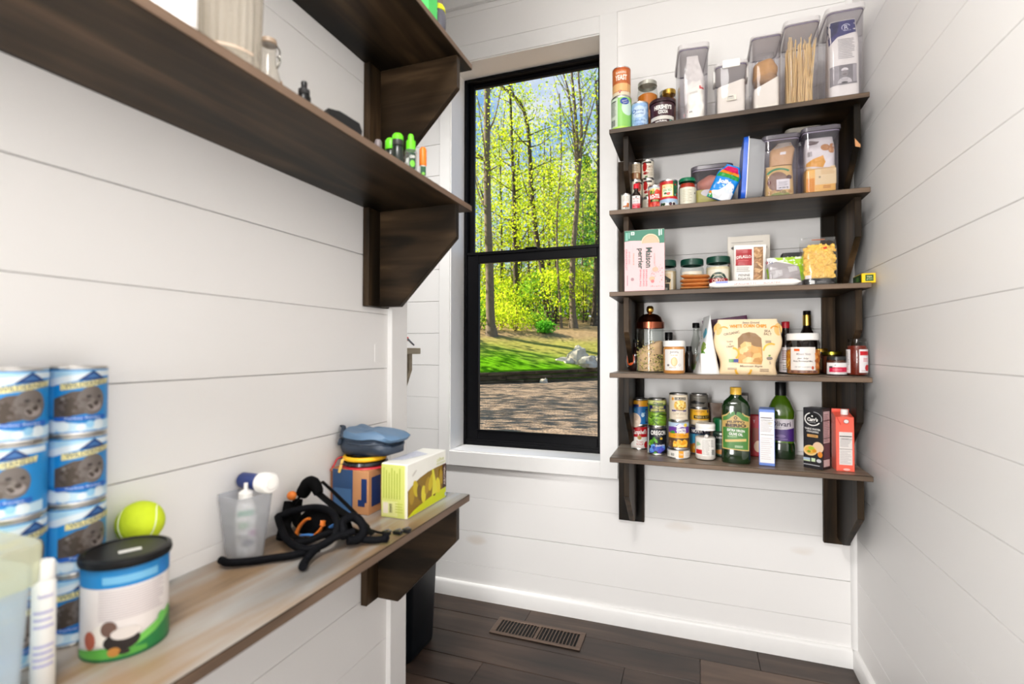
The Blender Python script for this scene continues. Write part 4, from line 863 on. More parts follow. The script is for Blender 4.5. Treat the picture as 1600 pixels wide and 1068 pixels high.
# two smoky containers and the one behind
cont('storage_container', 'smoky grey-lidded container holding a brown pouch above a tan printed bag', .2835, 1.975, Z2, .112, .096, .222, SMOKE, DKL, .018, 0.)
cont('storage_container', 'smoky grey-lidded container holding yellow cheese slices under a white bag', .4055, 1.972, Z2, .110, .096, .232, SMOKE, DKL, .018, 0.)
cont('storage_container', 'container with a pale grey lid standing behind the two smoky containers', .376, 2.094, Z2, .112, .14, .284, SMOKE, mat('warm_grey_lid', c(168, 162, 152), .4), .022, 0.)
sack('kraft brown pouch with a small white tag, upper item in the left smoky container', .288, 2.024, Z2+.121, .082, .046, .088, -.05, mat('kraft_pouch', c(206, 164, 114), .5, var=.1), 8, .5, lambda a: (a.rect(-.006, .036, .012, .046, W_), a.poly([(-.03, .06), (.03, .07), (.02, .088), (-.02, .088)], (222, 208, 186))), name='snack_bag', amp=.003, lean=.012)
t = thing('snack_bag', 'tan printed bag with a green arc and a white price label in a smoky container', 'bag', (.281, 2.022, Z2+.0075))
P = Pouch(.112, lambda q: .046-.004*q, lambda q: .036*(1-.55*sst(.6, 1, q)), 3.4, .002, 36, 15); P.build('bag', t, pap(224, 188, 118))
a = Art(); a.ell(-.008, .052, .032, .036, (150, 116, 92)); a.ring(-.002, .052, .044, .052, (60, 160, 104), 50, 140); a.ell(.028, .064, .009, .008, (90, 50, 40)); a.ell(-.034, .05, .006, .006, (110, 50, 40)); a.rect(-.012, .022, .030, .058, W_); a.bars(-.006, .034, .024, .050, 4, (170, 170, 172)); a.code(-.006, .025, .026, .031, 12); a.ell(.0, .004, .03, .009, (150, 160, 70)); a.blobs(-.042, .006, .042, .022, 8, .006, [(150, 130, 60), (206, 160, 90)], 3); a.build('print', t, P.front(), .006, .006)
t = thing('snack_bag', 'white crumpled bag with a picture of round cookies, upper item in the right smoky container', 'bag', (.406, 2.021, Z2+.092))
P = Pouch(.112, lambda q: .0455-.004*sst(.7, 1, q), lambda q: .034*(1-.7*sst(.5, 1, q)), 3.4, .005, 40, 17); P.build('bag', t, BAGW)
a = Art(); a.ell(.014, .070, .014, .013, (206, 142, 76)); a.ell(.036, .073, .009, .012, (190, 124, 62)); a.ell(.032, .057, .009, .009, (214, 150, 84)); a.poly([(-.045, .01), (.006, .0), (.014, .020), (.006, .042), (-.02, .034), (-.045, .020)], (246, 176, 50)); a.code(-.040, .042, -.026, .060, 6, (120, 110, 104)); a.poly([(-.042, .085), (-.01, .088), (.0, .098), (-.03, .104)], (120, 104, 98)); a.build('print', t, P.front(), .006, .006)
t = thing('cheese_pack', 'stack of yellow cheese slices in a pack, lower item in the right smoky container', 'cheese', (.4055, 1.986, Z2+.0075))
B().box(-.045, 0, 0, .045, .07, .082, mat('cheese_wrap', c(248, 190, 88), .3, var=.12, vs=25), .006, 2).build('pack', t, 40)
for k in range(5): B().box(-.043, .003, .0825+k*.0012, .043, .066, .0834+k*.0012, mat('cheese_slice', c(250, 222, 160), .5)).build('slice', t, 0)
a = Art(); a.rect(-.018, .026, .045, .080, (250, 226, 170)); a.rect(-.045, .002, -.02, .05, (246, 160, 40)); a.bars(0, .06, .042, .078, 4, (232, 190, 120)); a.text('=', -.004, .052, .006, .005, K_); a.bars(.006, .012, .04, .022, 2, (200, 120, 30)); a.build('print', t, on_front(-.0005))
# ================================================================== third shelf
t = boxthing('drink_carton', 'pink and green carton with dark sideways lettering at the left end of the third shelf', 'carton', -.181, 1.966, Z3, .146, .055, .232, pap(244, 196, 196), .02)
a = Art(); PK, GN, DG = (244, 196, 198), (18, 122, 92), (30, 66, 56)
a.rect(-.073, .0, .073, .232, PK); a.poly([(-.073, .190), (-.05, .193), (-.01, .191), (.01, .186), (.052, .178), (.073, .178), (.073, .2315), (-.073, .2315)], GN); a.poly([(-.073, .18), (-.073, .189), (-.045, .193), (-.01, .191), (-.01, .18)], PK)
a.ell(.022, .182, .033, .033, (250, 214, 178), 0, 180); a.ell(.022, .180, .030, .031, (238, 166, 130), 0, 180); a.ell(.022, .179, .028, .029, (244, 184, 150), 0, 180); a.rect(-.01, .174, .055, .1805, PK)
a.bars(-.069, .192, -.060, .226, 1, (120, 190, 170), .9, 0); a.bars(-.0575, .200, -.0535, .226, 1, (150, 206, 190), .9, 0); a.rect(-.049, .214, -.036, .226, (220, 238, 230)); a.text('8', -.0425, .220, .006, .007, GN); a.rect(.052, .206, .057, .229, (206, 232, 222)); a.rect(.060, .208, .064, .2295, (206, 232, 222))
a.text('Maison', .017, .126, .076, .023, DG, -PI/2, bold=.03); a.text('perrier', -.016, .123, .078, .024, DG, -PI/2, bold=.03); a.text('FRANCE', -.039, .122, .044, .005, (196, 150, 120), -PI/2); a.text('FOREVER', .037, .12, .04, .0045, (214, 150, 140), -PI/2)
a.text('GRAPEFRUIT', -.066, .121, .082, .007, (238, 130, 140), -PI/2); a.text('PINK', -.055, .126, .05, .006, (240, 150, 156), -PI/2); a.ell(-.044, .046, .006, .006, (170, 130, 136)); a.bars(-.064, .02, -.061, .064, 1, (190, 140, 150), .9, 0)
for k, u in enumerate((-.010, .002, .012)): a.text('SPARKLING', u-.004, .05, .064, .006, (238, 120, 132), -PI/2)
a.blobs(.022, .012, .068, .098, 46, .0016, [(240, 120, 130), (206, 110, 120), (250, 160, 130)], 4); a.ell(.04, .08, .011, .009, (246, 178, 150)); a.ell(.028, .046, .010, .008, (246, 176, 140)); a.ell(.03, .036, .006, .006, (236, 110, 110)); a.build('print', t, on_front(-.0003))
DGL = mat('dark_green_lid', c(10, 62, 48), .35); GRAIN = mat('pale_grain', c(206, 186, 150), .6, var=.2, vs=220); PASTA = mat('orzo_grain', c(220, 206, 172), .6, var=.2, vs=220)
def spicejar(label, x, y, r, fillm, fh, fn, extra=0.):
    t = lathe_thing('grain_jar', label, 'jar', x, y, Z3, (('glass', [(0, .0005), (r*.9, .0005), (r, .006), (r, .086), (r*.95, .094), (r*.82, .102), (r*.8, .106)], GLASS),
        ('contents', [(0, .003), (r*.88, .004), (r*.955, .01), (r*.955, fh), (r*.5, fh+.002), (0, fh+.002)], fillm),
        ('lid', [(r*.82, .104), (r*.95, .104), (r*.965, .107), (r*.965, .122), (r*.93, .127), (r*.6, .128), (0, .128)], DGL)), extra)
    cyl_art(t, r+.0002, fn, (232, 226, 208), .004, .078, r*.92); return t
def lab_orzo(a): a.ring(0, .036, .022, .031, (34, 66, 56), 0, 180); a.ring(0, .036, .010, .020, (86, 100, 92), 0, 180); a.text('RICE SELECT', 0, .061, .034, .006, (226, 220, 190), arc=-.9); a.poly([(-.033, .030), (-.038, .041), (-.030, .044), (.030, .044), (.038, .041), (.033, .030), (.030, .026), (-.030, .026)], (158, 32, 40)); a.text('ORZO', 0, .0355, .044, .013, (250, 238, 226)); a.rect(-.022, .006, .022, .024, (70, 74, 60)); a.ell(0, .018, .02, .004, (214, 160, 110))
spicejar('round jar with a dark green lid and a maroon ORZO label', .081, 2.062, .0438, PASTA, .088, lab_orzo)
def lab_blue(a): a.ring(0, .030, .024, .034, (40, 58, 88), 0, 180); a.ring(0, .030, .034, .036, (236, 214, 120), 0, 180); a.ell(0, .030, .023, .022, (110, 96, 104), 0, 180); a.text('RICE SELECT', 0, .060, .038, .006, (226, 220, 190), arc=-.9); a.rect(-.03, .006, .03, .030, (60, 70, 120))
spicejar('round jar with a dark green lid behind the stack of brown packets', -.0125, 2.085, .0440, GRAIN, .030, lab_blue)
def lab_dk(a): a.rect(-.036, .006, .03, .074, (222, 200, 160)); a.poly([(-.04, .038), (.026, .038), (.030, .050), (.0, .070), (-.04, .072)], (44, 48, 38)); a.rect(-.04, .006, .024, .034, (40, 44, 34)); a.text('COUSCOUS', -.006, .044, .04, .007, (214, 206, 160)); a.rect(.006, .008, .016, .018, (206, 206, 190))
spicejar('jar with a dark green lid half hidden behind the pink carton', -.1115, 2.080, .0430, GRAIN, .084, lab_dk, -.2)
KR = mat('kraft_packet', c(208, 138, 72), .45, var=.12, vs=20)
for k in range(4):
    t = thing('seasoning_packet', ('flat orange-brown packet at the bottom of the packet stack', 'flat orange-brown packet, second from the bottom of the stack', 'flat orange-brown packet, second from the top of the stack', 'flat orange-brown packet on top of the stack, its corner lifted')[k], 'packet', (-.004+.003*(k % 2), 1.998, Z3+.0003+k*.0142), (.02, -.05, .03, -.10)[k], 'orange-brown packets stacked on the third shelf')
    b = B(); n = 12; rings = []
    for i in range(n+1):
        u = -.050+.100*i/n; e = max(0, min(1, (1-abs(u)/.050)*4)); th = .0006+.0055*e**.6*(1+.25*noise.noise(Vector((u*50, k, 0)))); zc = .0068+(.004*abs(u)/.05*(k == 3) if u < 0 else 0); rings.append([(u, -.028, zc-.0004), (u, -.015, zc-th), (u, .02, zc-th), (u, .034, zc-.0004), (u, .034, zc+.0004), (u, .02, zc+th), (u, -.015, zc+th), (u, -.028, zc+.0004)])
    b.loft(rings, KR); b.build('packet', t, 40)
    if k == 3: a = Art(); a.rect(-.018, -.012, .002, .012, (50, 90, 170)); a.build('print', t, on_top(.0140))
# long white package lying along the front
t = thing('pasta_package', 'long slim white package lying along the front of the third shelf', 'package', (.193, 1.966, Z3+.0130), -.0)
b = B(); rings = []
for i in range(25):
    q = i/24; u = -.146+.292*q; s_ = min(1, min(q, 1-q)*16+.12); hh = .0125*(s_ if q > .5 else max(s_, .5)); rings.append([(u, .014*math.cos(k*PI/7)*(.6+.4*s_), (.0125 if hh < .0125 else .0125)*0+hh*math.sin(k*PI/7)*(1+.05*noise.noise(Vector((u*60, k, 0))))) for k in range(14)])
b.loft(rings, WPL); b.build('wrapper', t, 60)
a = Art(); a.text('SPAGHETTI', -.03, -.001, .07, .006, (224, 150, 150)); a.text('BUCATINI', .055, -.001, .05, .006, (230, 160, 160)); a.rect(-.125, .003, -.085, .010, (150, 160, 226)); a.build('lettering', t, lambda u, v, z: (u, -.0142-z+.018*abs(v)*abs(v)/.0125*.6, v))
# penne bag and the bag behind it
t = thing('pasta_bag', 'white pasta bag with a red label and a window of brown penne', 'bag', (.182, 2.032, Z3+.0022), 0, rot=(.04, .03, 0))
P = Pouch(.158, lambda q: .054, lambda q: .026*(1-.8*sst(.45, 1, q)), 4, .0025, 26, 21); P.build('bag', t, BAGW)
a = Art(); a.rect(.012, .006, .043, .150, (150, 112, 76)); rr = random.Random(8)
for k in range(34): u, v, an = rr.uniform(.016, .040), rr.uniform(.012, .145), rr.uniform(-.9, .9); cs, sn = math.cos(an), math.sin(an); L, w = .009, .0026; a.poly([(max(.0125, min(.0425, u+x*cs-y*sn)), v+x*sn+y*cs) for x, y in ((-L, -w), (L, -w), (L+.003, w), (-L+.003, w))], rr.choice([(206, 164, 118), (188, 140, 96), (170, 122, 80), (222, 184, 140)]))
for k in range(3): a.rect(.014, .010+k*.009, .041, .016+k*.009, (206, 160, 112))
a.rect(-.047, .082, .006, .142, (172, 40, 48)); a.text('DELALLO', -.0205, .112, .048, .011, W_, .06, bold=.02, arc=.2); a.rect(-.04, .099, -.004, .1005, (226, 120, 120)); a.bars(-.044, .058, .004, .078, 3, (190, 188, 184)); a.text('PENNE', -.018, .047, .038, .008, (110, 110, 112)); a.text('RIGATE', -.018, .034, .040, .008, (110, 110, 112)); a.bars(-.046, .010, .004, .026, 3, (206, 150, 150)); a.build('print', t, P.front(), .008, .008)
t = thing('snack_pouch', 'large pale grey pouch standing behind the red-labelled pasta bag', 'bag', (.190, 2.118, Z3), 0, rot=(.02, 0, 0))
P = Pouch(.212, lambda q: .0735, lambda q: .028*(1-.94*sst(.3, .85, q)), 5, .002, 18, 31); P.build('pouch', t, pap(206, 200, 190))
a = Art(); a.rect(-.06, .188, .05, .1895, (120, 116, 110)); a.text('WUNDER', .002, .150, .066, .016, (60, 58, 54), bold=.03, arc=.5); a.ell(-.052, .168, .009, .006, (90, 88, 84)); a.ell(.04, .170, .010, .007, (150, 146, 140)); a.ell(.058, .166, .006, .006, (160, 150, 146)); a.rect(.05, .10, .054, .14, (130, 126, 120)); a.rect(-.071, .09, -.066, .11, (150, 60, 60)); a.build('print', t, P.front(), .010, .010)
t = boxthing('sign_box', 'black box with white capital lettering half hidden behind the yellow pasta bag', 'box', .368, 2.135, Z3, .120, .05, .143, pap(28, 28, 30))
a = Art(); a.text('HAPPY', -.001, .118, .088, .021, (226, 222, 214), bold=.03); a.text('VALLEY', -.001, .090, .094, .020, (206, 202, 194), bold=.03); a.build('lettering', t, on_front(-.0003))
t = thing('snack_pouch', 'grey pouch with lime green upper edge behind the long white package', 'bag', (.297, 2.012, Z3+.001), 0, rot=(.05, -.0, 0))
P = Pouch(.104, lambda q: .063-.002*q, lambda q: .022*(1-.75*sst(.4, 1, q)), 3, .004, 30, 41); P.build('pouch', t, pap(156, 150, 152, .25))
a = Art(); a.poly([(-.062, .080), (-.03, .090), (.02, .078), (.061, .070), (.061, .104), (-.062, .104)], (232, 232, 226)); a.poly([(-.035, .104), (.061, .104), (.061, .03), (.050, .02), (.040, .07), (.0, .088), (-.02, .092)], (164, 206, 20)); a.poly([(.040, .07), (.052, .0), (.063, .0), (.061, .075)], (140, 186, 16)); a.poly([(-.062, .0), (-.05, .0), (-.055, .07), (-.062, .07)], (120, 150, 40)); a.text('Ks', -.046, .089, .012, .012, (60, 66, 130)); a.ell(-.058, .088, .004, .005, (150, 40, 60)); a.ell(.016, .024, .010, .006, (170, 30, 44)); a.poly([(-.04, .03), (-.01, .04), (-.012, .06), (-.046, .058)], (186, 182, 184)); a.poly([(.01, .05), (.036, .055), (.034, .072), (.006, .07)], (196, 192, 194)); a.build('print', t, P.front(), .008, .008)
t = thing('pasta_bag', 'clear bag of yellow ribbon pasta on a black base, left of the tea box', 'bag', (.399, 2.012, Z3))
P = Pouch(.168, lambda q: .053+.003*math.sin(q*3), lambda q: .042*(1-.9*sst(.62, 1, q)), 3.4, .003, 30, 51); P.build('clear_film', t, BAGCLEAR)
YP = mat('yellow_ribbon_pasta', c(244, 196, 92), .5, var=.18, vs=50)
b = B().loft([[(x*(1+.05*noise.noise(Vector((x*40, y*40, q)))), y, q) for x, y in sq(.048*s_, .036*s_, 3.2)] for q, s_ in ((.024, .9), (.05, 1), (.11, .98), (.135, .8), (.142, .4))], YP); b.build('pasta_fill', t, 60)
rr = random.Random(5); b = B()
for k in range(150):
    u, v = rr.uniform(-.044, .044), rr.uniform(.026, .135); yy = P.y(u, v/.168, -1)+.004; an = rr.uniform(0, PI); w = .0045; L = rr.uniform(.007, .013); cs, sn = math.cos(an), math.sin(an)
    rings = []
    for i in range(5):
        x = -L+2*L*i/4; z_ = .003*math.sin(i*1.6+k); rings.append([(max(-.049, min(.049, u+x*cs-s_*w*sn)), yy+z_, max(.023, v+x*sn+s_*w*cs)) for s_ in (-1, 1)]+[(max(-.049, min(.049, u+x*cs-s_*w*sn)), yy+z_+.0012, max(.023, v+x*sn+s_*w*cs)) for s_ in (1, -1)])
    b.loft(rings, YP)
b.build('pasta_ribbons', t, 40)['kind'] = 'stuff'
b = B().loft([[(x, y, q) for x, y in sq(.053, .0415, 3.4)] for q in (.0005, .021)], pap(20, 20, 22, .25)); b.build('black_base', t, 40)
a = Art(); a.rect(-.030, .004, -.018, .016, (206, 206, 206)); a.bars(-.012, .007, .03, .013, 2, (120, 120, 120)); a.ell(.012, .130, .010, .009, (226, 84, 60)); a.rect(-.02, .158, .02, .162, (176, 110, 80)); a.rect(-.045, .022, -.028, .034, (216, 214, 220)); a.build('print', t, P.front(), .008, .008)
t = boxthing('tea_box', 'small yellow and green box overhanging the right end of the third shelf', 'box', .5335, 1.957, Z3, .039, .10, .031, pap(246, 204, 26))
a = Art(); a.rect(-.010, .005, .013, .026, (40, 90, 40)); a.text('TEA', .0015, .019, .015, .005, (236, 230, 190)); a.text('green', .0015, .011, .016, .004, (210, 220, 170)); a.build('print', t, on_front(-.0003)); a = Art(); a.rect(-.098, .002, -.004, .029, (34, 66, 36)); a.rect(-.06, .008, -.03, .022, (90, 140, 60)); a.rect(-.004, .0, .0, .031, (246, 204, 26)); a.build('side_print', t, on_left(-.0198))

# ================================================================== fourth shelf
COP = mat('copper_lid', c(150, 84, 62), .22, 1., var=.1)
t = lathe_thing('glass_canister', 'tall glass canister with a domed copper lid, holding oats and dried herbs', 'canister', -.1695, 2.075, Z4, (
    ('glass', [(0, .001), (.048, .001), (.0515, .005), (.0515, .172), (.0495, .174)], GLASS),
    ('copper_lid', [(.0515, .172), (.054, .172), (.054, .196), (.051, .198), (.048, .202), (.042, .216), (.030, .226), (.012, .231), (.008, .232), (0, .232)], COP),
    ('knob', [(.006, .231), (.012, .236), (.0145, .246), (.013, .256), (.008, .261), (0, .262)], mat('brass_knob', c(206, 160, 74), .25, 1.))))
OAT = mat('oat_clusters', c(214, 178, 138), .8, var=.3, vs=60)
b = B()
rings = [[(x*(1+.06*noise.noise(Vector((x*60, y*60, q*50)))), y*(1+.06*noise.noise(Vector((x*60, y*60, q*50+9)))), q+(.022*(x/.049) if q > .09 else 0)) for x, y in sq(.0475*s_, .0475*s_, 2, 30)] for q, s_ in ((.005, .96), (.02, 1), (.05, 1), (.08, 1), (.1, 1), (.108, .8), (.112, .4))]
b.loft(rings, OAT); b.build('oats', t, 60); b = B(); rr = random.Random(9)
HERB = [mat('herb_green', c(128, 128, 56), .8, var=.3), mat('herb_dark', c(62, 46, 36), .8), mat('herb_straw', c(216, 190, 120), .8)]
for k in range(420):
    a_ = rr.uniform(-PI*.72, .15) if rr.random() < .7 else rr.uniform(-PI, 0); q = rr.uniform(.006, .125 if a_ < -1.2 else .07); rad = .0497; x, y_ = rad*math.cos(a_), rad*math.sin(a_); s_ = rr.uniform(.0012, .003)
    b.faces([(x+rr.uniform(-s_, s_), y_, q-s_), (x+s_*1.4, y_+s_*.3, q), (x+rr.uniform(-s_, s_), y_-s_*.2, q+s_), (x-s_, y_, q)], [(0, 1, 2, 3)], HERB[rr.choice((0, 0, 1, 2, 2))])
b.build('dried_herbs', t, 0)['kind'] = 'stuff'
t = lathe_thing('round_bottle', 'dark rounded bottle with an orange label at the far left end of the fourth shelf', 'bottle', -.2365, 2.165, Z4, (('glass', [(0, .0005), (.024, .0005), (.034, .014), (.038, .04), (.034, .07), (.02, .092), (.011, .1), (.011, .118), (0, .118)], mat('dark_bottle_glass', c(40, 24, 22), .1, var=.1)), ('cap', [(.011, .116), (.0125, .116), (.0125, .13), (0, .13)], BKP)))
a = Art(); a.ell(-.022, .052, .019, .028, (226, 92, 36)); a.ell(-.02, .058, .012, .012, (120, 60, 90)); a.ell(-.021, .044, .011, .010, (246, 150, 60)); a.build('label', t, lambda u, v, z: ((.0385+z)*math.sin(u/.0385), -(.0385+z)*math.cos(u/.0385), v), .004)
t = lathe_thing('almond_butter_jar', 'square-shouldered jar of nut butter with a white lid and an almond on its label', 'jar', -.0765, 2.005, Z4, (
    ('jar', [(0, .0005), (.037, .0005), (.039, .004), (.039, .094), (.037, .098), (.036, .1)], mat('nut_butter', c(196, 134, 66), .18, coat=1.)), ('lid', [(.035, .1), (.0395, .1), (.0395, .120), (.038, .122), (0, .122)], WPL)))
cyl_art(t, .0391, lambda a: (a.text("Justin's", 0, .078, .030, .011, (70, 60, 60), .0, arc=.2), a.text('ALMOND', 0, .068, .024, .005, (226, 160, 90)), a.ell(0, .044, .0115, .017, (232, 190, 130)), a.ell(0, .044, .009, .014, (244, 214, 164)), a.ell(-.022, .031, .005, .004, (120, 112, 110)), a.ring(.02, .032, .003, .0045, (180, 170, 166)), a.bars(-.018, .020, .018, .026, 2, (196, 170, 140))), (244, 240, 236), .012, .090, .0385)
DGLA = mat('dark_sauce_glass', c(22, 14, 12), .1); AMB = mat('amber_sauce_glass', c(70, 34, 16), .12)
def bottle(label, x, y, z, r, hs, h, rn, glass, capm, caph, lab=None, fn=None, name='sauce_bottle', rc=None):
    rc = rc or rn*1.25
    t = lathe_thing(name, label, 'bottle', x, y, z, (('glass', [(0, .0005), (r*.9, .0005), (r, .004), (r, hs), (r*.9, hs+(h-hs)*.12), (rn*1.3, hs+(h-hs)*.4), (rn, hs+(h-hs)*.55), (rn, h-caph*.4), (0, h-caph*.4)], glass), ('cap', [(rn, h-caph), (rc, h-caph), (rc, h-.002), (rc*.9, h), (0, h)], capm)))
    if lab: cyl_art(t, r+.0002, fn or (lambda a: None), lab[0], lab[1], lab[2], r*1.4)
    return t
bottle('slim dark bottle with a black cap just right of the copper-lidded canister', -.1045, 2.185, Z4, .027, .10, .160, .0125, DGLA, BKP, .028)
bottle('glass sauce bottle with a dark cap left of the white pouch', .001, 2.165, Z4, .0225, .095, .196, .011, clear('pale_bottle_glass', (.8, .82, .8), 1., .04), BKP, .02, ((120, 106, 92), .012, .07))
bottle('short dark bottle between the nut butter jar and the white pouch', -.025, 2.10, Z4, .016, .07, .102, .009, DGLA, BKP, .02)
bottle('dark sauce bottle with a red cap right of the corn chip bag', .3145, 2.125, Z4, .0225, .105, .193, .0115, DGLA, mat('deep_red_cap', c(160, 16, 32), .35), .024, ((214, 206, 206), .006, .098), lambda a: (a.bars(-.012, .05, .012, .088, 5, (140, 90, 100)), a.rect(-.03, .040, .03, .0415, (60, 60, 60)), a.bars(-.01, .012, .012, .034, 3, (120, 120, 120))), rc=.0138)
bottle('dark wine bottle with a gold neck band behind the large white-lidded jar', .3955, 2.185, Z4, .034, .12, .236, .0122, DGLA, mat('black_foil', c(20, 17, 16), .3), .088, name='wine_bottle', rc=.0134)
o_ = [ob for ob in COL.objects if ob.name.startswith('wine_bottle')][-1]
B().lathe([(.0136, .180), (.01375, .181), (.01375, .219), (.0136, .220)], GOLD, 28).build('gold_band', o_)
# white stand-up pouch seen from its side
t = thing('snack_pouch', 'white stand-up pouch with green dots seen edge-on, left of the corn chip bag', 'bag', (.036, 2.072, Z4), -1.42)
P = Pouch(.215, lambda q: .078-.008*q, lambda q: .042*(1-.98*q**.9), 4.5, .0025, 22, 61, lambda q: (0, .004*q)); P.build('pouch', t, pap(236, 238, 238))
a = Art(); a.ell(.040, .150, .026, .020, (76, 178, 206)); a.ell(.05, .100, .024, .018, (150, 180, 70)); a.ell(.056, .074, .018, .012, (108, 178, 40)); a.ell(-.03, .05, .034, .024, (170, 160, 130)); a.ell(-.035, .024, .028, .014, (120, 180, 50)); a.ell(.0, .06, .03, .018, (206, 224, 226)); a.text('DIPS', -.03, .11, .04, .016, (120, 110, 90)); a.bars(-.02, .128, .02, .145, 2, (190, 180, 160)); a.build('print', t, P.front(), .010, .010)
b = B().box(.035, -.031, .005, .0785, .016, .075, pap(240, 240, 238), .006, 2).build('folded_end', t, 40)
t = thing('snack_bag', 'purple bag whose top edge shows behind the corn chip bag', 'bag', (.130, 2.165, Z4+.0100), .0, rot=(0, -.12, 0))
P = Pouch(.205, lambda q: .082, lambda q: .036*(1-.92*sst(.3, 1, q)), 4, .003, 20, 71, lambda q: (0, 0)); P.build('bag', t, pap(92, 24, 76))
t = thing('corn_chip_bag', 'cream bag of white corn chips with an arched window, mid fourth shelf', 'bag', (.177, 2.048, Z4), .04)
def cw(q): return .098+.016*sst(.15, .8, q)-.012*sst(.88, 1, q)-.006*math.sin(q*9)
P = Pouch(.200, cw, lambda q: .040*(1-.85*sst(.35, 1, q))*sst(-.3, .1, q), 3.6, .0035, 20, 81); P.build('bag', t, pap(238, 214, 176))
a = Art(); CH = (222, 168, 96)
for u, v, w in ((-.10, .165, .014), (.102, .162, .014)): a.ell(u, v, w, w*1.6, (240, 196, 120))
a.poly([(-.058+.022, .040), (.044-.002, .036), (.046, .052), (.044, .130), (.026, .148), (.004, .153), (-.018, .147), (-.034, .130)], (158, 124, 88)); a.poly([(-.036, .040), (.042, .037), (.045, .055), (.043, .098), (.02, .100), (.004, .112), (-.012, .1), (-.034, .096)], CH)
for k, (u, v, an, s_) in enumerate(((-.008, .105, .3, .02), (.018, .088, -.4, .024), (-.018, .082, .9, .022), (.006, .068, -.2, .026), (.026, .064, .7, .018), (-.02, .058, -.8, .02), (.0, .050, .2, .022), (.03, .048, -.3, .016))):
    cs, sn = math.cos(an), math.sin(an); a.poly([(max(-.034, min(.043, u+x*cs-y*sn)), max(.042, v+x*sn+y*cs)) for x, y in ((-s_, -.008), (s_*.8, -.010), (s_, .004), (0, .014), (-s_*.9, .006))], [(240, 196, 126), (226, 172, 100), (248, 212, 150), (206, 150, 84)][k % 4])
a.text('WHITE CORN CHIPS', .002, .174, .124, .0125, (240, 158, 34), bold=.05, arc=.15); a.text('ORGANIC', -.054, .149, .054, .009, (110, 90, 74), .18, bold=.01); a.text('SEA', .066, .156, .020, .008, (110, 90, 74), -.1); a.text('SALT', .066, .145, .026, .008, (110, 90, 74), -.1); a.text('THIN', -.062, .118, .020, .006, (120, 100, 84), .1); a.text('&', -.060, .109, .005, .005, (120, 100, 84)); a.text('CRISPY', -.060, .100, .026, .006, (120, 100, 84), .1); a.text('Stone Ground', .012, .188, .056, .008, (120, 110, 100), italic=.2); a.text('Mexican Style', .008, .029, .074, .009, (120, 104, 90), italic=.25)
a.rect(-.066, .043, -.050, .055, (104, 164, 96)); a.rect(-.050, .043, -.034, .055, (84, 92, 160)); a.ring(-.052, .075, .016, .023, (246, 190, 70), -60, 90); a.ring(-.018, .018, .022, .029, (246, 190, 70), 180, 360); a.ring(.074, .085, .022, .028, (246, 196, 80), 60, 180); a.ring(-.08, .155, .016, .020, (244, 180, 60), 40, 140); a.ring(.09, .16, .012, .016, (236, 160, 50), 40, 160); a.bars(-.07, .016, -.024, .024, 2, (150, 130, 112)); a.bars(.036, .010, .080, .022, 2, (150, 130, 112)); a.ell(.068, .058, .010, .006, (150, 140, 130)); a.ell(.068, .068, .004, .003, (120, 170, 90)); a.text('5', .070, .042, .006, .010, (150, 140, 130)); a.bars(.056, .112, .084, .122, 2, (140, 120, 104)); a.build('print', t, P.front(), .008, .008)
# jars at the right end
NUT = mat('orange_nuts', c(214, 140, 50), .5, var=.4, vs=90)
t = lathe_thing('nut_jar', 'large clear jar of spiced nuts with a white lid and a white label', 'jar', .362, 2.072, Z4, (('jar', [(0, .0005), (.049, .0005), (.0525, .005), (.0525, .112), (.049, .120), (.0485, .124)], GLASS),
    ('nuts', [(0, .003), (.048, .004), (.0505, .008), (.0505, .088), (.03, .094), (0, .094)], NUT), ('lid', [(.047, .123), (.0525, .123), (.0525, .144), (.0505, .147), (0, .147)], WPL)))
cyl_art(t, .0527, lambda a: (a.rect(-.052, .0065, .052, .017, (132, 90, 74)), a.blobs(-.052, .0065, .052, .017, 30, .004, [(150, 104, 84), (110, 72, 60), (170, 124, 100)], 4), a.blobs(-.078, .02, -.042, .09, 40, .006, [(236, 180, 60), (206, 130, 40), (246, 200, 96)], 6), a.blobs(.038, .02, .074, .09, 40, .006, [(220, 130, 50), (180, 96, 40), (236, 160, 80)], 7), a.rect(-.028, .084, -.010, .092, (238, 104, 30)), a.text('Mixed Nuts', .002, .074, .044, .008, (170, 160, 160), italic=.2), a.text('jzr bly', .0, .058, .034, .007, (110, 100, 100), italic=.3), a.text('Nuts Provencal Mix', 0, .049, .060, .0055, (90, 84, 84)), a.text('NET WT 16 OZ (453G)', .0, .028, .050, .005, (150, 146, 146)), a.ell(.030, .026, .004, .006, (214, 90, 50))), (246, 240, 234), .017, .098, .042)
def smalljar(label, x, y, r, h, cont_m, lidm, lab=None, fn=None, lidr=1.02, name='preserve_jar'):
    t = lathe_thing(name, label, 'jar', x, y, Z4, (('glass', [(0, .0005), (r*.9, .0005), (r, .005), (r, h*.74), (r*.9, h*.82), (r*.86, h-.014), (r*.86, h-.004)], GLASS), ('contents', [(0, .003), (r*.88, .004), (r*.955, .008), (r*.955, h*.72), (r*.84, h*.8), (0, h*.81)], cont_m), ('lid', [(r*.86, h-.012), (r*lidr*.94, h-.012), (r*lidr*.94, h-.002), (r*lidr*.88, h), (0, h)], lidm)))
    if lab: cyl_art(t, r+.0002, fn or (lambda a: None), lab[0], lab[1], lab[2], lab[3])
    return t
smalljar('small dark jar with a gold lid behind the red-labelled jar', .437, 2.195, .030, .094, DKS, GOLD, ((146, 124, 90), .016, .058, .02), lambda a: a.bars(-.014, .022, .014, .052, 5, (104, 84, 58)))
smalljar('dark jar with a brassy lid just behind the red-labelled jar', .470, 2.155, .0325, .083, DKS, mat('brassy_lid', c(176, 168, 60), .3, 1.))
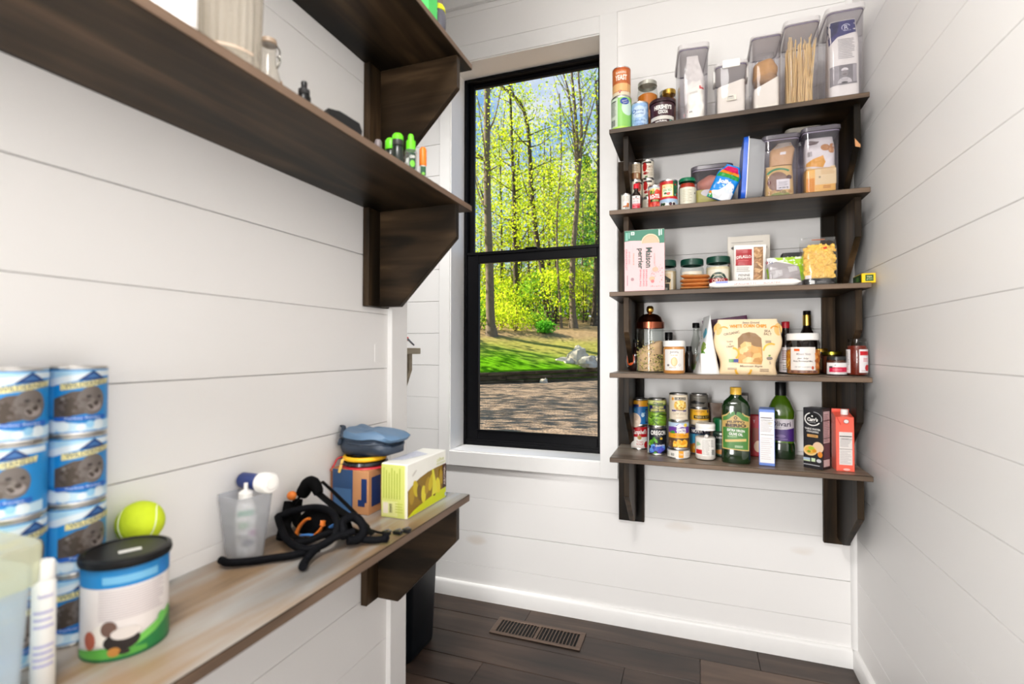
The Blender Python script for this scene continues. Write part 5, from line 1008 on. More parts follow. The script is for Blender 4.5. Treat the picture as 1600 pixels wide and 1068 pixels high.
smalljar('low wide jar with a dark lid and a white label with a red stripe', .4625, 2.055, .0315, .066, DKS, mat('charcoal_lid', c(46, 48, 48), .3, .3), ((242, 240, 240), .004, .044, .036), lambda a: (a.rect(-.024, .012, .036, .029, (214, 24, 72)), a.rect(-.024, .026, -.013, .032, (70, 60, 66)), a.bars(-.012, .016, .03, .024, 2, (240, 130, 150)), a.text('"', -.004, .036, .004, .003, K_)), lidr=1.0)
smalljar('red-brown sauce jar with white and red labels at the right end of the fourth shelf', .5185, 2.035, .0308, .128, mat('red_brown_sauce', c(112, 34, 18), .25, var=.25), clear('clear_cap_glass', (.8, .78, .76), 1., .05), None, lidr=.94, name='sauce_jar')
o_ = [ob for ob in COL.objects if ob.name.startswith('sauce_jar')][-1]
cyl_art(o_, .0310, lambda a: (a.rect(.006, .012, .046, .090, (240, 236, 238)), a.rect(.008, .070, .046, .084, (206, 24, 40)), a.bars(.018, .048, .04, .062, 3, (230, 120, 130)), a.ell(.034, .028, .010, .011, (206, 40, 44)), a.rect(.012, .018, .034, .019, (150, 40, 40)), a.rect(-.050, .010, -.020, .090, (238, 234, 234)), a.bars(-.046, .02, -.024, .084, 12, (160, 156, 156))))
# ================================================================== bottom shelf
def a_camp(a, r, h):
    a.rect(-.105, h*.52, .105, h-.006, (190, 20, 32)); a.rect(-.105, .006, .105, h*.52, (240, 236, 230)); a.text("Campbell's", .0, h*.71, .062, .024, W_, .04, bold=.03, italic=.25); a.ell(0, h*.5, .0085, .0085, (190, 150, 70)); a.ell(0, h*.5, .006, .006, (160, 120, 50)); a.text('Tomato', .002, h*.33, .028, .007, (206, 60, 60)); a.text('SOUP', .002, h*.22, .028, .008, (206, 50, 50)); a.ell(.030, h*.2, .011, .014, (196, 24, 30)); a.rect(-.03, .010, .02, .0108, (214, 120, 120))
can('red and white soup can at the left end of the bottom shelf', -.2215, 2.172, Z5, .0345, .098, pap(240, 236, 230), a_camp, 'cans on the bottom shelf')
def a_prog(a, r, h):
    a.rect(-.1, .006, .1, h*.74, (34, 110, 176)); a.rect(-.1, h*.74, .1, h-.006, (242, 172, 36)); a.rect(-.1, h*.72, .1, h*.76, (244, 150, 24)); a.rect(-.034, h*.70, -.004, h*.80, (30, 40, 110)); a.rect(.034, h*.78, .046, h*.86, (40, 34, 60)); a.ell(-.022, h*.2, .026, .030, (228, 206, 186), n=24); a.blobs(-.044, .01, -.002, h*.42, 18, .006, [(238, 220, 200), (214, 188, 166), (226, 200, 180)], 4); a.bars(-.034, h*.52, -.012, h*.64, 3, (120, 190, 226)); a.rect(.006, h*.46, .03, h*.49, (150, 200, 230)); a.ell(.012, h*.40, .007, .008, (200, 224, 240)); a.rect(.022, .01, .046, h*.62, (34, 56, 100)); a.bars(.024, .016, .044, h*.58, 9, (110, 140, 180))
can('blue and yellow can standing on the red and white soup can', -.2195, 2.170, Z5+.0985, .0375, .108, pap(34, 110, 176), a_prog, 'cans on the bottom shelf')
def a_oreg(a, r, h):
    a.rect(-.11, .006, .11, h-.006, (22, 26, 34)); a.rect(-.045, .006, -.034, h-.006, (200, 204, 206)); a.text('OREGON', .007, h*.80, .062, .018, W_, bold=.03); a.rect(.012, h*.56, .022, h*.63, (220, 180, 60)); a.text('Fruit', .01, h*.67, .02, .004, (180, 180, 170))
    for k, q in enumerate(((-.022, .052, .4), (-.012, .060, 1.2), (-.028, .040, -.3), (-.004, .055, 2.2), (-.018, .045, .9))): a.ell(q[0], q[1], .010, .005, [(104, 176, 40), (70, 140, 30), (140, 200, 60)][k % 3], rot=q[2])
    a.blobs(-.032, .006, .036, .042, 26, .008, [(52, 100, 200), (70, 124, 220), (40, 80, 176), (110, 160, 236), (84, 80, 190)], 3); a.text('Blueberries', .014, .038, .036, .008, W_, .1, italic=.2); a.ell(-.006, .008, .006, .004, (70, 160, 50))
can('black can with white OREGON lettering and blueberries', -.1460, 2.088, Z5, .0370, .107, pap(22, 26, 34), a_oreg, 'cans on the bottom shelf')
def a_beans(a, r, h):
    a.rect(-.11, .006, .11, h-.006, (110, 140, 36)); a.rect(-.11, h*.82, .11, h-.006, (206, 210, 130)); a.text('Glenns', .004, h*.85, .040, .012, (70, 70, 90), bold=.03, italic=.2); a.rect(-.034, h*.54, .042, h*.77, (30, 32, 90)); a.text('ITALIAN', .004, h*.71, .042, .010, (230, 226, 120), bold=.03); a.text('GREEN BEANS', .004, h*.59, .062, .010, (226, 222, 110), bold=.03, arc=.2)
    rr = random.Random(7)
    for k in range(34): a.ell(rr.uniform(-.036, .036), rr.uniform(.014, h*.46), .016, .0036, rr.choice([(150, 196, 60), (110, 160, 40), (172, 210, 86), (74, 116, 26), (40, 70, 14)]), rot=rr.uniform(-.9, .9), n=10)
can('green can of green beans standing on the black blueberry can', -.1445, 2.090, Z5+.1075, .0358, .109, pap(110, 140, 36), a_beans, 'cans on the bottom shelf')
def a_tuna(a, r, h): a.rect(-.13, .004, .13, h-.004, (242, 238, 230)); a.rect(.000, .004, .018, h-.004, (242, 170, 50)); a.text('TUNA', .009, h*.5, .013, .007, W_); a.code(-.030, .010, -.016, .020, 7, (90, 100, 90)); a.bars(-.055, .01, -.036, .024, 3, (150, 170, 140)); a.bars(.024, .01, .05, .024, 3, (206, 196, 180))
can('flat white and orange can at the foot of the corn can', -.0630, 2.046, Z5, .0415, .034, pap(242, 238, 230), a_tuna, 'cans on the bottom shelf', gap=.004)
def a_corn(a, r, h):
    a.rect(-.11, .006, .11, h*.40, (96, 70, 50)); a.rect(-.11, h*.40, .11, h*.58, (244, 172, 40)); a.rect(-.11, h*.58, .11, h-.006, (190, 214, 236)); a.poly([(-.05, h*.58), (.05, h*.58), (.05, h*.80), (.02, h*.82), (.004, h*.93), (-.016, h*.80), (-.05, h*.78)], (110, 62, 160)); a.poly([(-.022, h*.80), (-.006, h*.84), (.004, h*.93), (.016, h*.86), (.028, h*.78), (.012, h*.80), (.002, h*.77), (-.01, h*.79)], (234, 230, 244)); a.ell(.026, h*.86, .007, .007, (250, 214, 60)); a.text("Sierra", .010, h*.725, .036, .014, W_, bold=.05, italic=.15); a.text('Valley', .010, h*.61, .038, .014, W_, bold=.05, italic=.15); a.poly([(-.036, h*.56), (-.012, h*.56), (-.016, h*.66), (-.03, h*.64)], (70, 150, 60)); a.text('GOLDEN CORN', .006, h*.49, .05, .006, (206, 120, 20)); a.blobs(-.022, .008, .036, h*.36, 60, .0055, [(250, 190, 40), (240, 164, 20), (255, 212, 90)], 4); a.blobs(-.044, .008, -.024, h*.36, 10, .005, [(170, 140, 110), (120, 90, 66)], 4)
can('purple and yellow can of corn standing on the flat white can', -.0625, 2.045, Z5+.0345, .0372, .106, pap(120, 80, 60), a_corn, 'cans on the bottom shelf')
def a_clam(a, r, h):
    a.rect(-.11, .005, .11, h-.006, (234, 220, 196)); a.rect(-.014, h*.76, .028, h*.86, (40, 40, 44)); a.text('DELALLO', .007, h*.81, .036, .007, (234, 220, 196)); a.ell(-.022, h*.80, .005, .006, (226, 160, 60)); a.ell(.007, h*.56, .024, .020, (240, 196, 90), n=26); a.blobs(-.014, h*.40, .028, h*.74, 40, .004, [(246, 214, 120), (224, 170, 60), (250, 226, 150), (190, 140, 50)], 5); a.rect(-.026, h*.345, .030, h*.40, (74, 66, 120)); a.rect(-.01, h*.345, .016, h*.37, (234, 220, 196)); a.text('CLAM SAUCE', .004, h*.27, .050, .009, (190, 176, 150)); a.bars(-.01, h*.1, .02, h*.14, 1, (200, 186, 160))
can('cream can of clam sauce on top of the corn can, top of its stack', -.0625, 2.043, Z5+.1410, .0345, .103, pap(234, 220, 196), a_clam, 'cans on the bottom shelf')
def a_blue2(a, r, h): a.rect(-.11, .006, .11, h*.35, (226, 150, 40)); a.rect(-.11, h*.35, .11, h*.72, (60, 150, 190)); a.rect(-.11, h*.72, .11, h-.006, (30, 30, 70)); a.text('NOVA', -.010, h*.83, .044, .014, W_, bold=.04); a.blobs(-.04, .01, .03, h*.4, 16, .008, [(236, 170, 60), (190, 110, 40), (240, 200, 110)], 3)
can('navy and orange can at the foot of the rear stack, behind the white-lidded jar', .0125, 2.150, Z5, .0372, .110, pap(60, 150, 190), a_blue2, 'cans on the bottom shelf')
def a_yel(a, r, h): a.rect(-.11, .005, .11, h-.005, (226, 206, 176)); a.rect(-.11, h*.34, .11, h-.006, (246, 186, 44)); a.text('Georges', 0, h*.82, .04, .012, (190, 120, 40), italic=.3); a.rect(-.022, h*.42, .044, h*.60, (30, 26, 24)); a.text('PEELED & CUT', .010, h*.51, .052, .007, (246, 214, 120)); a.ell(.036, h*.82, .004, .006, (60, 50, 110))
can('yellow can with a black band in the middle of the rear stack', .0125, 2.148, Z5+.1105, .0365, .070, pap(246, 186, 44), a_yel, 'cans on the bottom shelf')
def a_gry(a, r, h): a.rect(-.11, .004, .11, h-.004, (118, 112, 102)); a.poly([(-.034, h*.42), (-.016, h*.56), (.004, h*.46), (.022, h*.40), (.03, h*.48), (.02, h*.3), (-.03, h*.3)], (24, 24, 24)); a.bars(-.02, h*.7, .03, h*.82, 1, (150, 146, 136))
can('short grey tin with a dark ridge picture on top of the rear stack', .0105, 2.148, Z5+.1810, .0350, .054, pap(118, 112, 102), a_gry, 'cans on the bottom shelf', gap=.004)
t = lathe_thing('coconut_oil_jar', 'white jar of coconut oil with a screw lid, in front of the rear can stack', 'jar', .0325, 2.040, Z5, (('jar', [(0, .0005), (.034, .0005), (.0372, .006), (.0372, .088), (.034, .100), (.031, .106), (.031, .112)], clear('jar_plastic', (.95, .95, .95), .8, .05)),
    ('contents', [(0, .003), (.033, .004), (.0355, .009), (.0355, .078), (.033, .084), (0, .086)], mat('white_coconut_oil', c(238, 232, 224), .4)), ('lid', [(.031, .110), (.0352, .110), (.0352, .116), (.0345, .117), (.0352, .118), (.0352, .130), (.033, .134), (0, .134)], WPL)))
cyl_art(t, .0374, lambda a: (a.rect(-.038, .024, -.012, .040, (206, 36, 40)), a.poly([(-.036, .05), (-.016, .058), (-.022, .066), (-.034, .068)], (170, 206, 170)), a.bars(-.01, .022, .018, .078, 11, (190, 184, 180)), a.bars(.02, .05, .034, .078, 5, (150, 146, 146)), a.code(.022, .022, .036, .042, 7), a.ell(.004, .092, .006, .006, (225, 222, 218))), (240, 238, 232), .018, .082, .040)
OLV = clear('green_bottle_glass', (.05, .16, .045), 1.0, .05); OILG = mat('olive_oil_dark', c(16, 40, 14), .1, coat=.8); OILG2 = mat('olive_oil_green', c(70, 104, 16), .15, coat=.6)
def oilbottle(label, x, y, w, d, prof, liquid, capm, capr, z0, z1, extra, name='olive_oil_bottle'):
    t = thing(name, label, 'bottle', (x, y, Z5), face(x, y, extra)); b = B()
    b.loft([[(px, py, q) for px, py in sq(w*s_, d*s_ if s_ > .45 else w*s_, 3.4 if s_ > .6 else 2.2, 36)] for q, s_ in prof], liquid); b.build('bottle', t, 50); B().lathe([(capr*.86, z0), (capr, z0), (capr, z1-.002), (capr*.93, z1), (0, z1)], capm, 28).build('cap', t); return t
t = oilbottle('large green olive oil bottle with a yellow cap and a green and gold label', .1365, 2.026, .0490, .036, ((.0005, .94), (.006, 1), (.040, .98), (.046, .96), (.19, .98), (.205, .97), (.222, .82), (.236, .50), (.246, .34), (.262, .33)), OILG, mat('yellow_cap', c(230, 182, 64), .4), .0195, .246, .272, 0)
a = Art(); a.poly([(-.046, .051), (.043, .047), (.046, .170), (.030, .176), (.018, .188), (-.002, .192), (-.020, .188), (-.032, .176), (-.046, .170)], (206, 176, 104)); a.poly([(-.043, .055), (.040, .051), (.042, .166), (.028, .172), (.016, .184), (-.002, .188), (-.018, .184), (-.030, .172), (-.043, .166)], (70, 130, 54)); a.poly([(-.043, .130), (.042, .130), (.042, .152), (.022, .156), (.010, .168), (-.002, .175), (-.014, .168), (-.024, .158), (-.043, .152)], (196, 164, 96)); a.ring(-.001, .164, .003, .006, (90, 60, 30)); a.text('FILIPPO', 0, .148, .058, .009, (60, 40, 24), bold=.04, arc=.3); a.text('BERIO', 0, .137, .068, .012, (60, 40, 24), bold=.06); a.text('EXTRA VIRGIN', .0, .119, .058, .009, W_, -.06, bold=.03); a.text('OLIVE OIL', .0, .106, .046, .010, W_, -.06, bold=.03); a.bars(-.028, .094, .02, .100, 2, (190, 216, 170)); a.poly([(-.036, .076), (.034, .082), (.034, .091), (-.036, .085)], (214, 186, 110)); a.bars(-.004, .058, .036, .066, 2, (214, 230, 200))
a.build('label', t, lambda u, v, z: (u, -.0345*(1-abs(u/.0492)**3.4)**(1/3.4)-z-.0004, v), .006)
t = oilbottle('tall green oil bottle with a black cap and a purple and white label', .3035, 2.172, .0480, .040, ((.0005, .94), (.006, 1), (.055, .98), (.062, .93), (.152, .93), (.160, .97), (.178, .96), (.215, .66), (.232, .42), (.24, .36), (.255, .36)), OILG2, BKP, .0195, .236, .286, 0)
B().loft([[(px, py, q) for px, py in sq(.0484*s_, .0404*s_, 3.4, 36)] for q, s_ in ((.0006, .94), (.006, 1), (.055, .98), (.061, .93))], OILG).build('dark_base', t, 50)
a = Art(); a.rect(-.0435, .068, .0435, .150, (74, 40, 122)); a.poly([(-.0435, .118), (-.02, .112), (.0, .110), (.02, .112), (.0435, .118), (.0435, .150), (-.0435, .150)], (214, 206, 214)); a.text('Olivari', .0, .132, .066, .019, (54, 40, 70), bold=.02); a.text('extra virgin olive oil', .0, .118, .04, .0035, (120, 110, 130)); a.ell(.0, .086, .016, .006, (124, 96, 160)); a.bars(-.025, .072, .025, .078, 1, (140, 116, 170)); a.build('label', t, lambda u, v, z: (u, -.0380*(1-abs(u/.0452)**3.4)**(1/3.4)-z-.0004, v), .006)
# small things between the bottles
t = thing('sauce_jar', 'jar with a dark green label half hidden left of the green olive oil bottle', 'jar', (.0910, 2.125, Z5), face(.09, 2.1)); B().lathe([(0, .0005), (.028, .0005), (.031, .004), (.031, .086), (.027, .096), (.026, .100)], mat('green_glass_jar', c(44, 62, 50), .12), 30).build('glass', t); B().lathe([(.026, .098), (.030, .098), (.030, .142), (.026, .146), (0, .146)], mat('dark_green_foil', c(14, 96, 56), .3), 30).build('lid', t)
cyl_art(t, .0312, lambda a: (a.rect(-.03, .03, .03, .086, (26, 44, 34)), a.text('RANCH', .0, .074, .036, .008, W_), a.ell(0, .088, .006, .004, W_), a.ell(.0, .020, .022, .009, (206, 130, 50)), a.rect(-.028, .046, .028, .052, (90, 110, 96))), (80, 110, 90), .008, .092, .034)
t = thing('snack_pouch', 'brown pouch leaning at the back, left of the green olive oil bottle', 'bag', (.085, 2.205, Z5), 0); P = Pouch(.195, lambda q: .050, lambda q: .024*(1-.85*sst(.2, 1, q)), 3, .002, 26, 91); P.build('pouch', t, pap(96, 66, 40))
t = boxthing('snack_box', 'tall slim brown and white box standing behind the green olive oil bottle', 'box', .1640, 2.150, Z5, .052, .03, .243, pap(206, 200, 196)); a = Art(); a.rect(-.026, .0, .026, .243, (60, 46, 40)); a.rect(-.018, .14, .022, .232, (226, 220, 214)); a.build('print', t, on_front(-.0003))
t = boxthing('snack_packet', 'narrow red packet standing right of the green olive oil bottle', 'packet', .2150, 2.150, Z5, .052, .022, .160, pap(170, 18, 30), -.08, bev=.004); a = Art(); a.rect(-.012, .055, .020, .11, (150, 60, 30)); a.ell(.008, .04, .015, .022, (226, 190, 160)); a.text('Y', -.006, .135, .008, .012, (246, 220, 220)); a.build('print', t, on_front(-.0003))
t = boxthing('cracker_box', 'white box with blue edges and printed facts, in front of the purple-labelled bottle', 'box', .2345, 1.997, Z5, .050, .085, .198, pap(92, 128, 206), -.13)
a = Art(); a.rect(-.0225, .010, .0235, .188, (240, 236, 236)); a.bars(-.0195, .118, .019, .160, 9, (186, 182, 186)); a.rect(-.019, .166, .016, .170, (110, 110, 116)); a.rect(-.019, .160, .020, .1612, (60, 60, 66)); a.rect(-.019, .108, .022, .1095, (60, 60, 66)); a.bars(-.019, .02, .019, .1, 11, (214, 208, 212)); a.code(.004, .146, .018, .152, 5, (200, 190, 150)); a.rect(-.02, .08, .02, .0806, (150, 150, 156)); a.build('print', t, on_front(-.0003))
t = boxthing('cracker_box', 'black box of crackers with a white ring logo and a plate of food, standing cornerwise', 'box', .3775, 2.0025, Z5, .064, .053, .208, pap(36, 35, 38), -.66)
a = Art(); a.ring(0, .170, .0235, .0275, W_, 110, 330, sy=.85); a.ring(.004, .172, .0255, .0275, (200, 200, 204), -20, 90, sy=.85); a.ell(0, .170, .022, .019, (16, 16, 18)); a.text("Carr's", .0, .169, .036, .013, W_, bold=.05, italic=.1); a.ell(-.001, .180, .003, .003, W_); a.bars(-.012, .157, .012, .160, 1, (180, 180, 184)); a.text('TABLE WATER', .0, .136, .052, .006, W_, -.04, bold=.02); a.text('CRACKERS', .0, .127, .040, .006, W_, -.04, bold=.02); a.rect(-.018, .108, .018, .117, (222, 170, 100)); a.text('ORIGINAL', 0, .1125, .028, .004, (80, 50, 30))
a.ell(.018, .075, .018, .019, (238, 204, 170)); a.ell(-.008, .062, .023, .018, (244, 206, 140)); a.ell(-.008, .063, .018, .013, (236, 180, 76)); a.ell(-.004, .070, .010, .006, (176, 200, 50)); a.ell(.006, .062, .007, .006, (226, 150, 40)); a.ell(-.012, .058, .006, .004, (130, 160, 40)); a.ell(.025, .052, .008, .010, (230, 140, 50)); a.rect(-.031, .024, -.008, .036, (176, 196, 214)); a.rect(-.031, .024, -.008, .028, (206, 224, 180)); a.rect(-.004, .025, .009, .037, (214, 232, 190)); a.ell(.021, .030, .008, .006, (206, 206, 210)); a.bars(-.030, .010, .026, .016, 1, (190, 190, 194)); a.build('print', t, on_front(-.0003))
a = Art(); a.rect(.006, .010, .046, .034, (226, 206, 206)); a.rect(.006, .090, .047, .198, (214, 190, 192)); a.bars(.010, .094, .044, .190, 17, (150, 120, 126)); a.rect(.006, .166, .047, .168, K_); a.rect(.006, .106, .047, .108, K_); a.rect(.006, .036, .047, .088, (104, 78, 88)); a.build('side_print', t, on_right(.0323))
CO = mat('coral_carton', c(238, 98, 78), .3, var=.03)
t = thing('juice_carton', 'coral red carton with a white screw cap at the right end of the bottom shelf', 'carton', (.4720, 1.994, Z5), .0)
b = B(); b.box(-.0265, 0, 0, .0265, .066, .182, CO, .0008); b.bm.verts.ensure_lookup_table()
for v in b.bm.verts:
    if v.co.z > .1: v.co.z += .012*(v.co.y/.066); v.co.y += .004*(1 if v.co.y < .03 else 0)
b.build('carton', t, 0); B().box(-.026, .060, .1935, .026, .063, .204, CO).build('top_fold', t, 0)
B().lathe([(.011, 0), (.0115, .001), (.0115, .016), (.010, .018), (0, .018)], WPL, 24, .006, .034, .187).build('screw_cap', t)
a = Art(); a.rect(-.018, .022, .020, .132, (228, 222, 218)); a.bars(-.0155, .026, .018, .070, 8, (196, 190, 190)); a.bars(-.0155, .082, .018, .112, 6, (180, 174, 174)); a.rect(-.017, .074, .019, .0755, (90, 80, 80)); a.rect(-.017, .116, .019, .119, (40, 36, 36)); a.rect(-.012, .108, .019, .1095, (60, 56, 56)); a.ell(.003, .168, .0085, .0075, (150, 60, 60)); a.ell(.003, .168, .0070, .0062, (232, 224, 220)); a.ell(.003, .007, .010, .004, (250, 190, 180)); a.poly([(-.026, .180), (-.014, .155), (-.012, .156), (-.022, .181)], (214, 74, 58)); a.build('print', t, on_front(-.0003))
# ================================================================== counter: left side
ZK = .7945
DOGB = (22, 118, 206)
def a_dog(a, r, h):
    a.rect(-.115, .004, .115, h-.004, (24, 140, 214)); a.poly([(-.05, h-.006), (-.05, h*.72), (-.02, h*.80), (.012, h*.88), (.05, h*.86), (.05, h-.006)], (170, 214, 240)); a.poly([(-.05, h*.78), (-.02, h*.86), (.02, h*.93), (.05, h*.93), (.05, h*.86), (.02, h*.85), (-.02, h*.76), (-.05, h*.66)], (226, 238, 246))
    a.poly([(-.040, .006), (.045, .006), (.045, .020), (.0, .016), (-.040, .024)], (196, 226, 244)); a.blobs(-.042, .005, .046, .022, 8, .007, [(150, 206, 240), (226, 240, 248)], 4); a.rect(-.046, h*.30, -.030, h*.72, (60, 160, 226))
    a.poly([(-.030, h*.26), (.024, h*.34), (.028, h*.52), (.022, h*.66), (-.010, h*.64), (-.030, h*.54)], (86, 74, 66)); a.ell(.012, h*.50, .017, .020, (112, 104, 100)); a.ell(.015, h*.42, .009, .007, (160, 150, 147)); a.ell(-.014, h*.42, .010, .014, (66, 54, 44)); a.ell(.008, h*.56, .003, .002, (50, 44, 42)); a.ell(.021, h*.55, .0025, .002, (50, 44, 42)); a.ell(.016, h*.45, .004, .0025, (56, 50, 48)); a.blobs(-.026, h*.30, .024, h*.62, 16, .003, [(70, 60, 54), (130, 122, 116), (96, 86, 80)], 6)
    a.poly([(-.004, h*.80), (.030, h*.80), (.013, h*.94)], (18, 58, 120)); a.poly([(.004, h*.83), (.022, h*.83), (.013, h*.90)], (60, 110, 170)); a.poly([(-.022, h*.66), (.034, h*.74), (.036, h*.82), (-.022, h*.75)], (236, 226, 160)); a.text('WILDERNESS', .007, h*.745, .050, .0065, (70, 90, 110), .10); a.rect(-.028, h*.22, .030, h*.28, (34, 96, 190)); a.text('Turkey Recipe', .002, h*.25, .040, .004, (190, 216, 240))
hd = .0955; lo_ = ('bottom', 'second from the bottom', 'third from the bottom', 'topmost')
for col, (x, y, nm) in enumerate(((-.8345, .473, 'right'), (-.8345, .4005, 'left'))):
    for k in range(4):
        can('blue dog food can, %s of the %s stack at the left wall' % (lo_[k], nm), x, y, ZK+k*hd, .0362, hd, pap(24, 140, 214), a_dog, 'blue dog food cans on the counter', (.10, .36, .22, .16)[k] if col == 0 else (.1, .3, -.28, .16)[k], name='dog_food_can')
# tub with a black lid
t = thing('treat_tub', 'round white tub with a blue band and black lid beside the dog food cans', 'tub', (-.748, .4885, ZK), face(-.748, .4885, .08))
B().lathe([(0, .0005), (.048, .0005), (.0495, .003), (.0495, .118), (.048, .120)], pap(238, 232, 230), 48).build('tub', t); B().lathe([(.048, .1185), (.0525, .1185), (.0535, .122), (.0525, .128), (.047, .1295), (.046, .1275), (0, .1275)], BKP, 48).build('lid', t)
a = Art(); r = .0497; a.rect(-.155, .094, .155, .1175, (26, 136, 206)); a.bars(-.03, .098, .034, .110, 1, (120, 190, 230), .8, 0); a.rect(.038, .096, .05, .114, (30, 130, 210)); a.rect(-.155, .0, .155, .006, (20, 104, 62)); a.poly([(-.075, .004), (-.04, .012), (0, .014), (.03, .022), (.06, .036), (.08, .036), (.08, .004)], (32, 128, 66)); a.poly([(.0, .012), (.012, .026), (.03, .034), (.06, .046), (.06, .036), (.03, .022)], (120, 204, 90)); a.poly([(-.07, .012), (-.03, .018), (0, .014), (.02, .010), (.02, .004), (-.07, .004)], (90, 170, 70)); a.bars(-.034, .052, .046, .092, 13, (206, 196, 198), .35, .15)
a.ell(-.028, .034, .016, .014, (240, 234, 226)); a.ell(-.022, .042, .009, .010, (110, 84, 74)); a.ell(-.008, .024, .020, .012, (36, 30, 30)); a.ell(-.004, .034, .016, .008, (228, 220, 214)); a.ell(-.045, .028, .008, .012, (170, 90, 70)); a.ell(-.016, .012, .007, .006, (190, 130, 60)); a.ell(-.005, .010, .006, .003, (40, 34, 30)); a.ell(.04, .036, .006, .008, (110, 200, 90)); a.build('label_print', t, on_cyl(r), .0035)
a = Art(); a.rect(-.010, -.016, .016, -.004, (226, 224, 222)); a.build('lid_sticker', t, on_top(.1276))
# ball resting on a low tin behind the tub
can('low plain tin hidden behind the white tub, holding up the lime ball', -.838, .566, ZK, .028, .0955, pap(200, 204, 206), None, name='food_tin')
BALL = mat('lime_felt', c(206, 226, 36), .8, var=.12, vs=60, bump=.5)
t = thing('tennis_ball', 'lime green ball showing behind the black lid of the white tub', 'ball', (-.8355, .566, ZK+.0957)); B().ball(0, 0, .0335, .0335, .0335, .0335, BALL, 28).build('felt', t, 60)
P_ = [Vector((math.cos(q)+.42*math.cos(3*q)*.4, math.sin(q)-.42*math.sin(3*q)*.4, .95*math.sin(2*q))).normalized()*.0334 for q in [2*PI*k/40 for k in range(41)]]
B().tube([(p.x, p.y, p.z+.0335) for p in P_], .0009, pap(236, 238, 214), 5).build('seam', t)
# deli container and white bottle in the corner nearest the camera
t = thing('deli_container', 'frosted food container with a clear yellowish lid at the near left end of the counter', 'container', (-.738, .288, ZK))
b = B(); rings = []
for q, s_ in ((.001, .84), (.006, .88), (.165, 1.), (.165, .97), (.008, .85)): rings.append([(px, py, q) for px, py in rrect(.122*s_, .132*s_, .025)])
b.loft(rings, clear('pale_frosted_plastic', (.9, .94, .97), .6, .15, (.84, .90, .95), .34)); b.build('body', t, 40); b = B(); rings = []
for q, s_ in ((.150, 1.0), (.150, 1.08), (.188, 1.10), (.193, 1.08), (.193, .4)): rings.append([(px, py, q) for px, py in rrect(.122*s_, .132*s_, .026)])
b.loft(rings, clear('yellowish_clear_lid', (.93, .93, .80), .9, .06, (.9, .9, .74), .4)); b.build('lid', t, 40)
t = lathe_thing('lotion_bottle', 'small white bottle with purple print between the frosted container and the white tub', 'bottle', -.7330, .3850, ZK, (('bottle', [(0, .0005), (.010, .0005), (.0115, .003), (.0115, .128), (.010, .132), (0, .132)], WPL), ('cap', [(.009, .132), (.0105, .133), (.0105, .150), (.009, .153), (0, .153)], WPL)))
cyl_art(t, .0117, lambda a: (a.bars(-.010, .03, .012, .060, 4, (190, 186, 226), .4), a.bars(-.010, .075, .012, .10, 3, (200, 196, 230), .4), a.text('lotion', .002, .115, .014, .005, (160, 150, 210))))
# frosted bin with a bottle inside, wipes tube across it
FROST = clear('frosted_bin_plastic', (.90, .91, .93), .5, .2, (.9, .91, .93), .26)
t = thing('plastic_bin', 'frosted plastic bin tapering to its base, holding a white squeeze bottle', 'bin', (-.829, .762, ZK), -.15); b = B(); rings = []
for q, s_ in ((.001, .70), (.004, .72), (.124, 1.), (.126, 1.02), (.126, .985), (.006, .70)): rings.append([(px, py, q) for px, py in rrect(.076*s_, .076*s_, .014)])
b.loft(rings, FROST); b.build('body', t, 40)
t = thing('squeeze_bottle', 'white squeeze bottle with a green label inside the frosted bin', 'bottle', (-.826, .760, ZK+.0075), face(-.826, .76)); B().loft([[(x, y, q) for x, y in sq(.019*s_, .013*s_, 2.4, 24)] for q, s_ in ((0, .9), (.004, 1), (.075, 1), (.096, .85), (.106, .55))], WPL).build('bottle', t, 50); B().lathe([(.011, .106), (.0135, .107), (.0135, .120), (.008, .124), (.004, .126), (.004, .138), (0, .139)], WPL, 20).build('nozzle_cap', t, 40)
a = Art(); a.rect(-.014, .078, .014, .088, (150, 206, 180)); a.rect(-.012, .054, .004, .066, (190, 222, 190)); a.bars(-.014, .03, .014, .042, 2, (90, 90, 96)); a.ell(.004, .026, .010, .007, (150, 150, 166)); a.ell(.012, .044, .006, .006, (220, 160, 206)); a.build('label', t, lambda u, v, z: (u, -.0133*(1-min(1, abs(u/.0195))**2.4)**(1/2.4)-z-.0003, v), .004)
NAVY = mat('navy_label', c(26, 52, 120), .4)
t = thing('wipes_tube', 'blue tube with a large round white lid lying across the frosted bin', 'tube', (-.838, .783, ZK+.1428), 0, rot=(0, -.05, -.16))
def xl(b, prof, m): # lathe about local X
    n0 = len(b.bm.verts); b.lathe(prof, m, 28); b.bm.verts.ensure_lookup_table()
    for v in b.bm.verts[n0:]: v.co = Vector((v.co.z, v.co.x, v.co.y))
    return b
xl(B(), [(0, -.026), (.014, -.026), (.0155, -.024), (.0155, .034), (0, .034)], NAVY).build('tube', t); xl(B(), [(.0155, .034), (.0195, .0345), (.0200, .037), (.0200, .058), (.0180, .061), (.0115, .0615), (.011, .0635), (0, .0635)], WPL).build('lid', t)
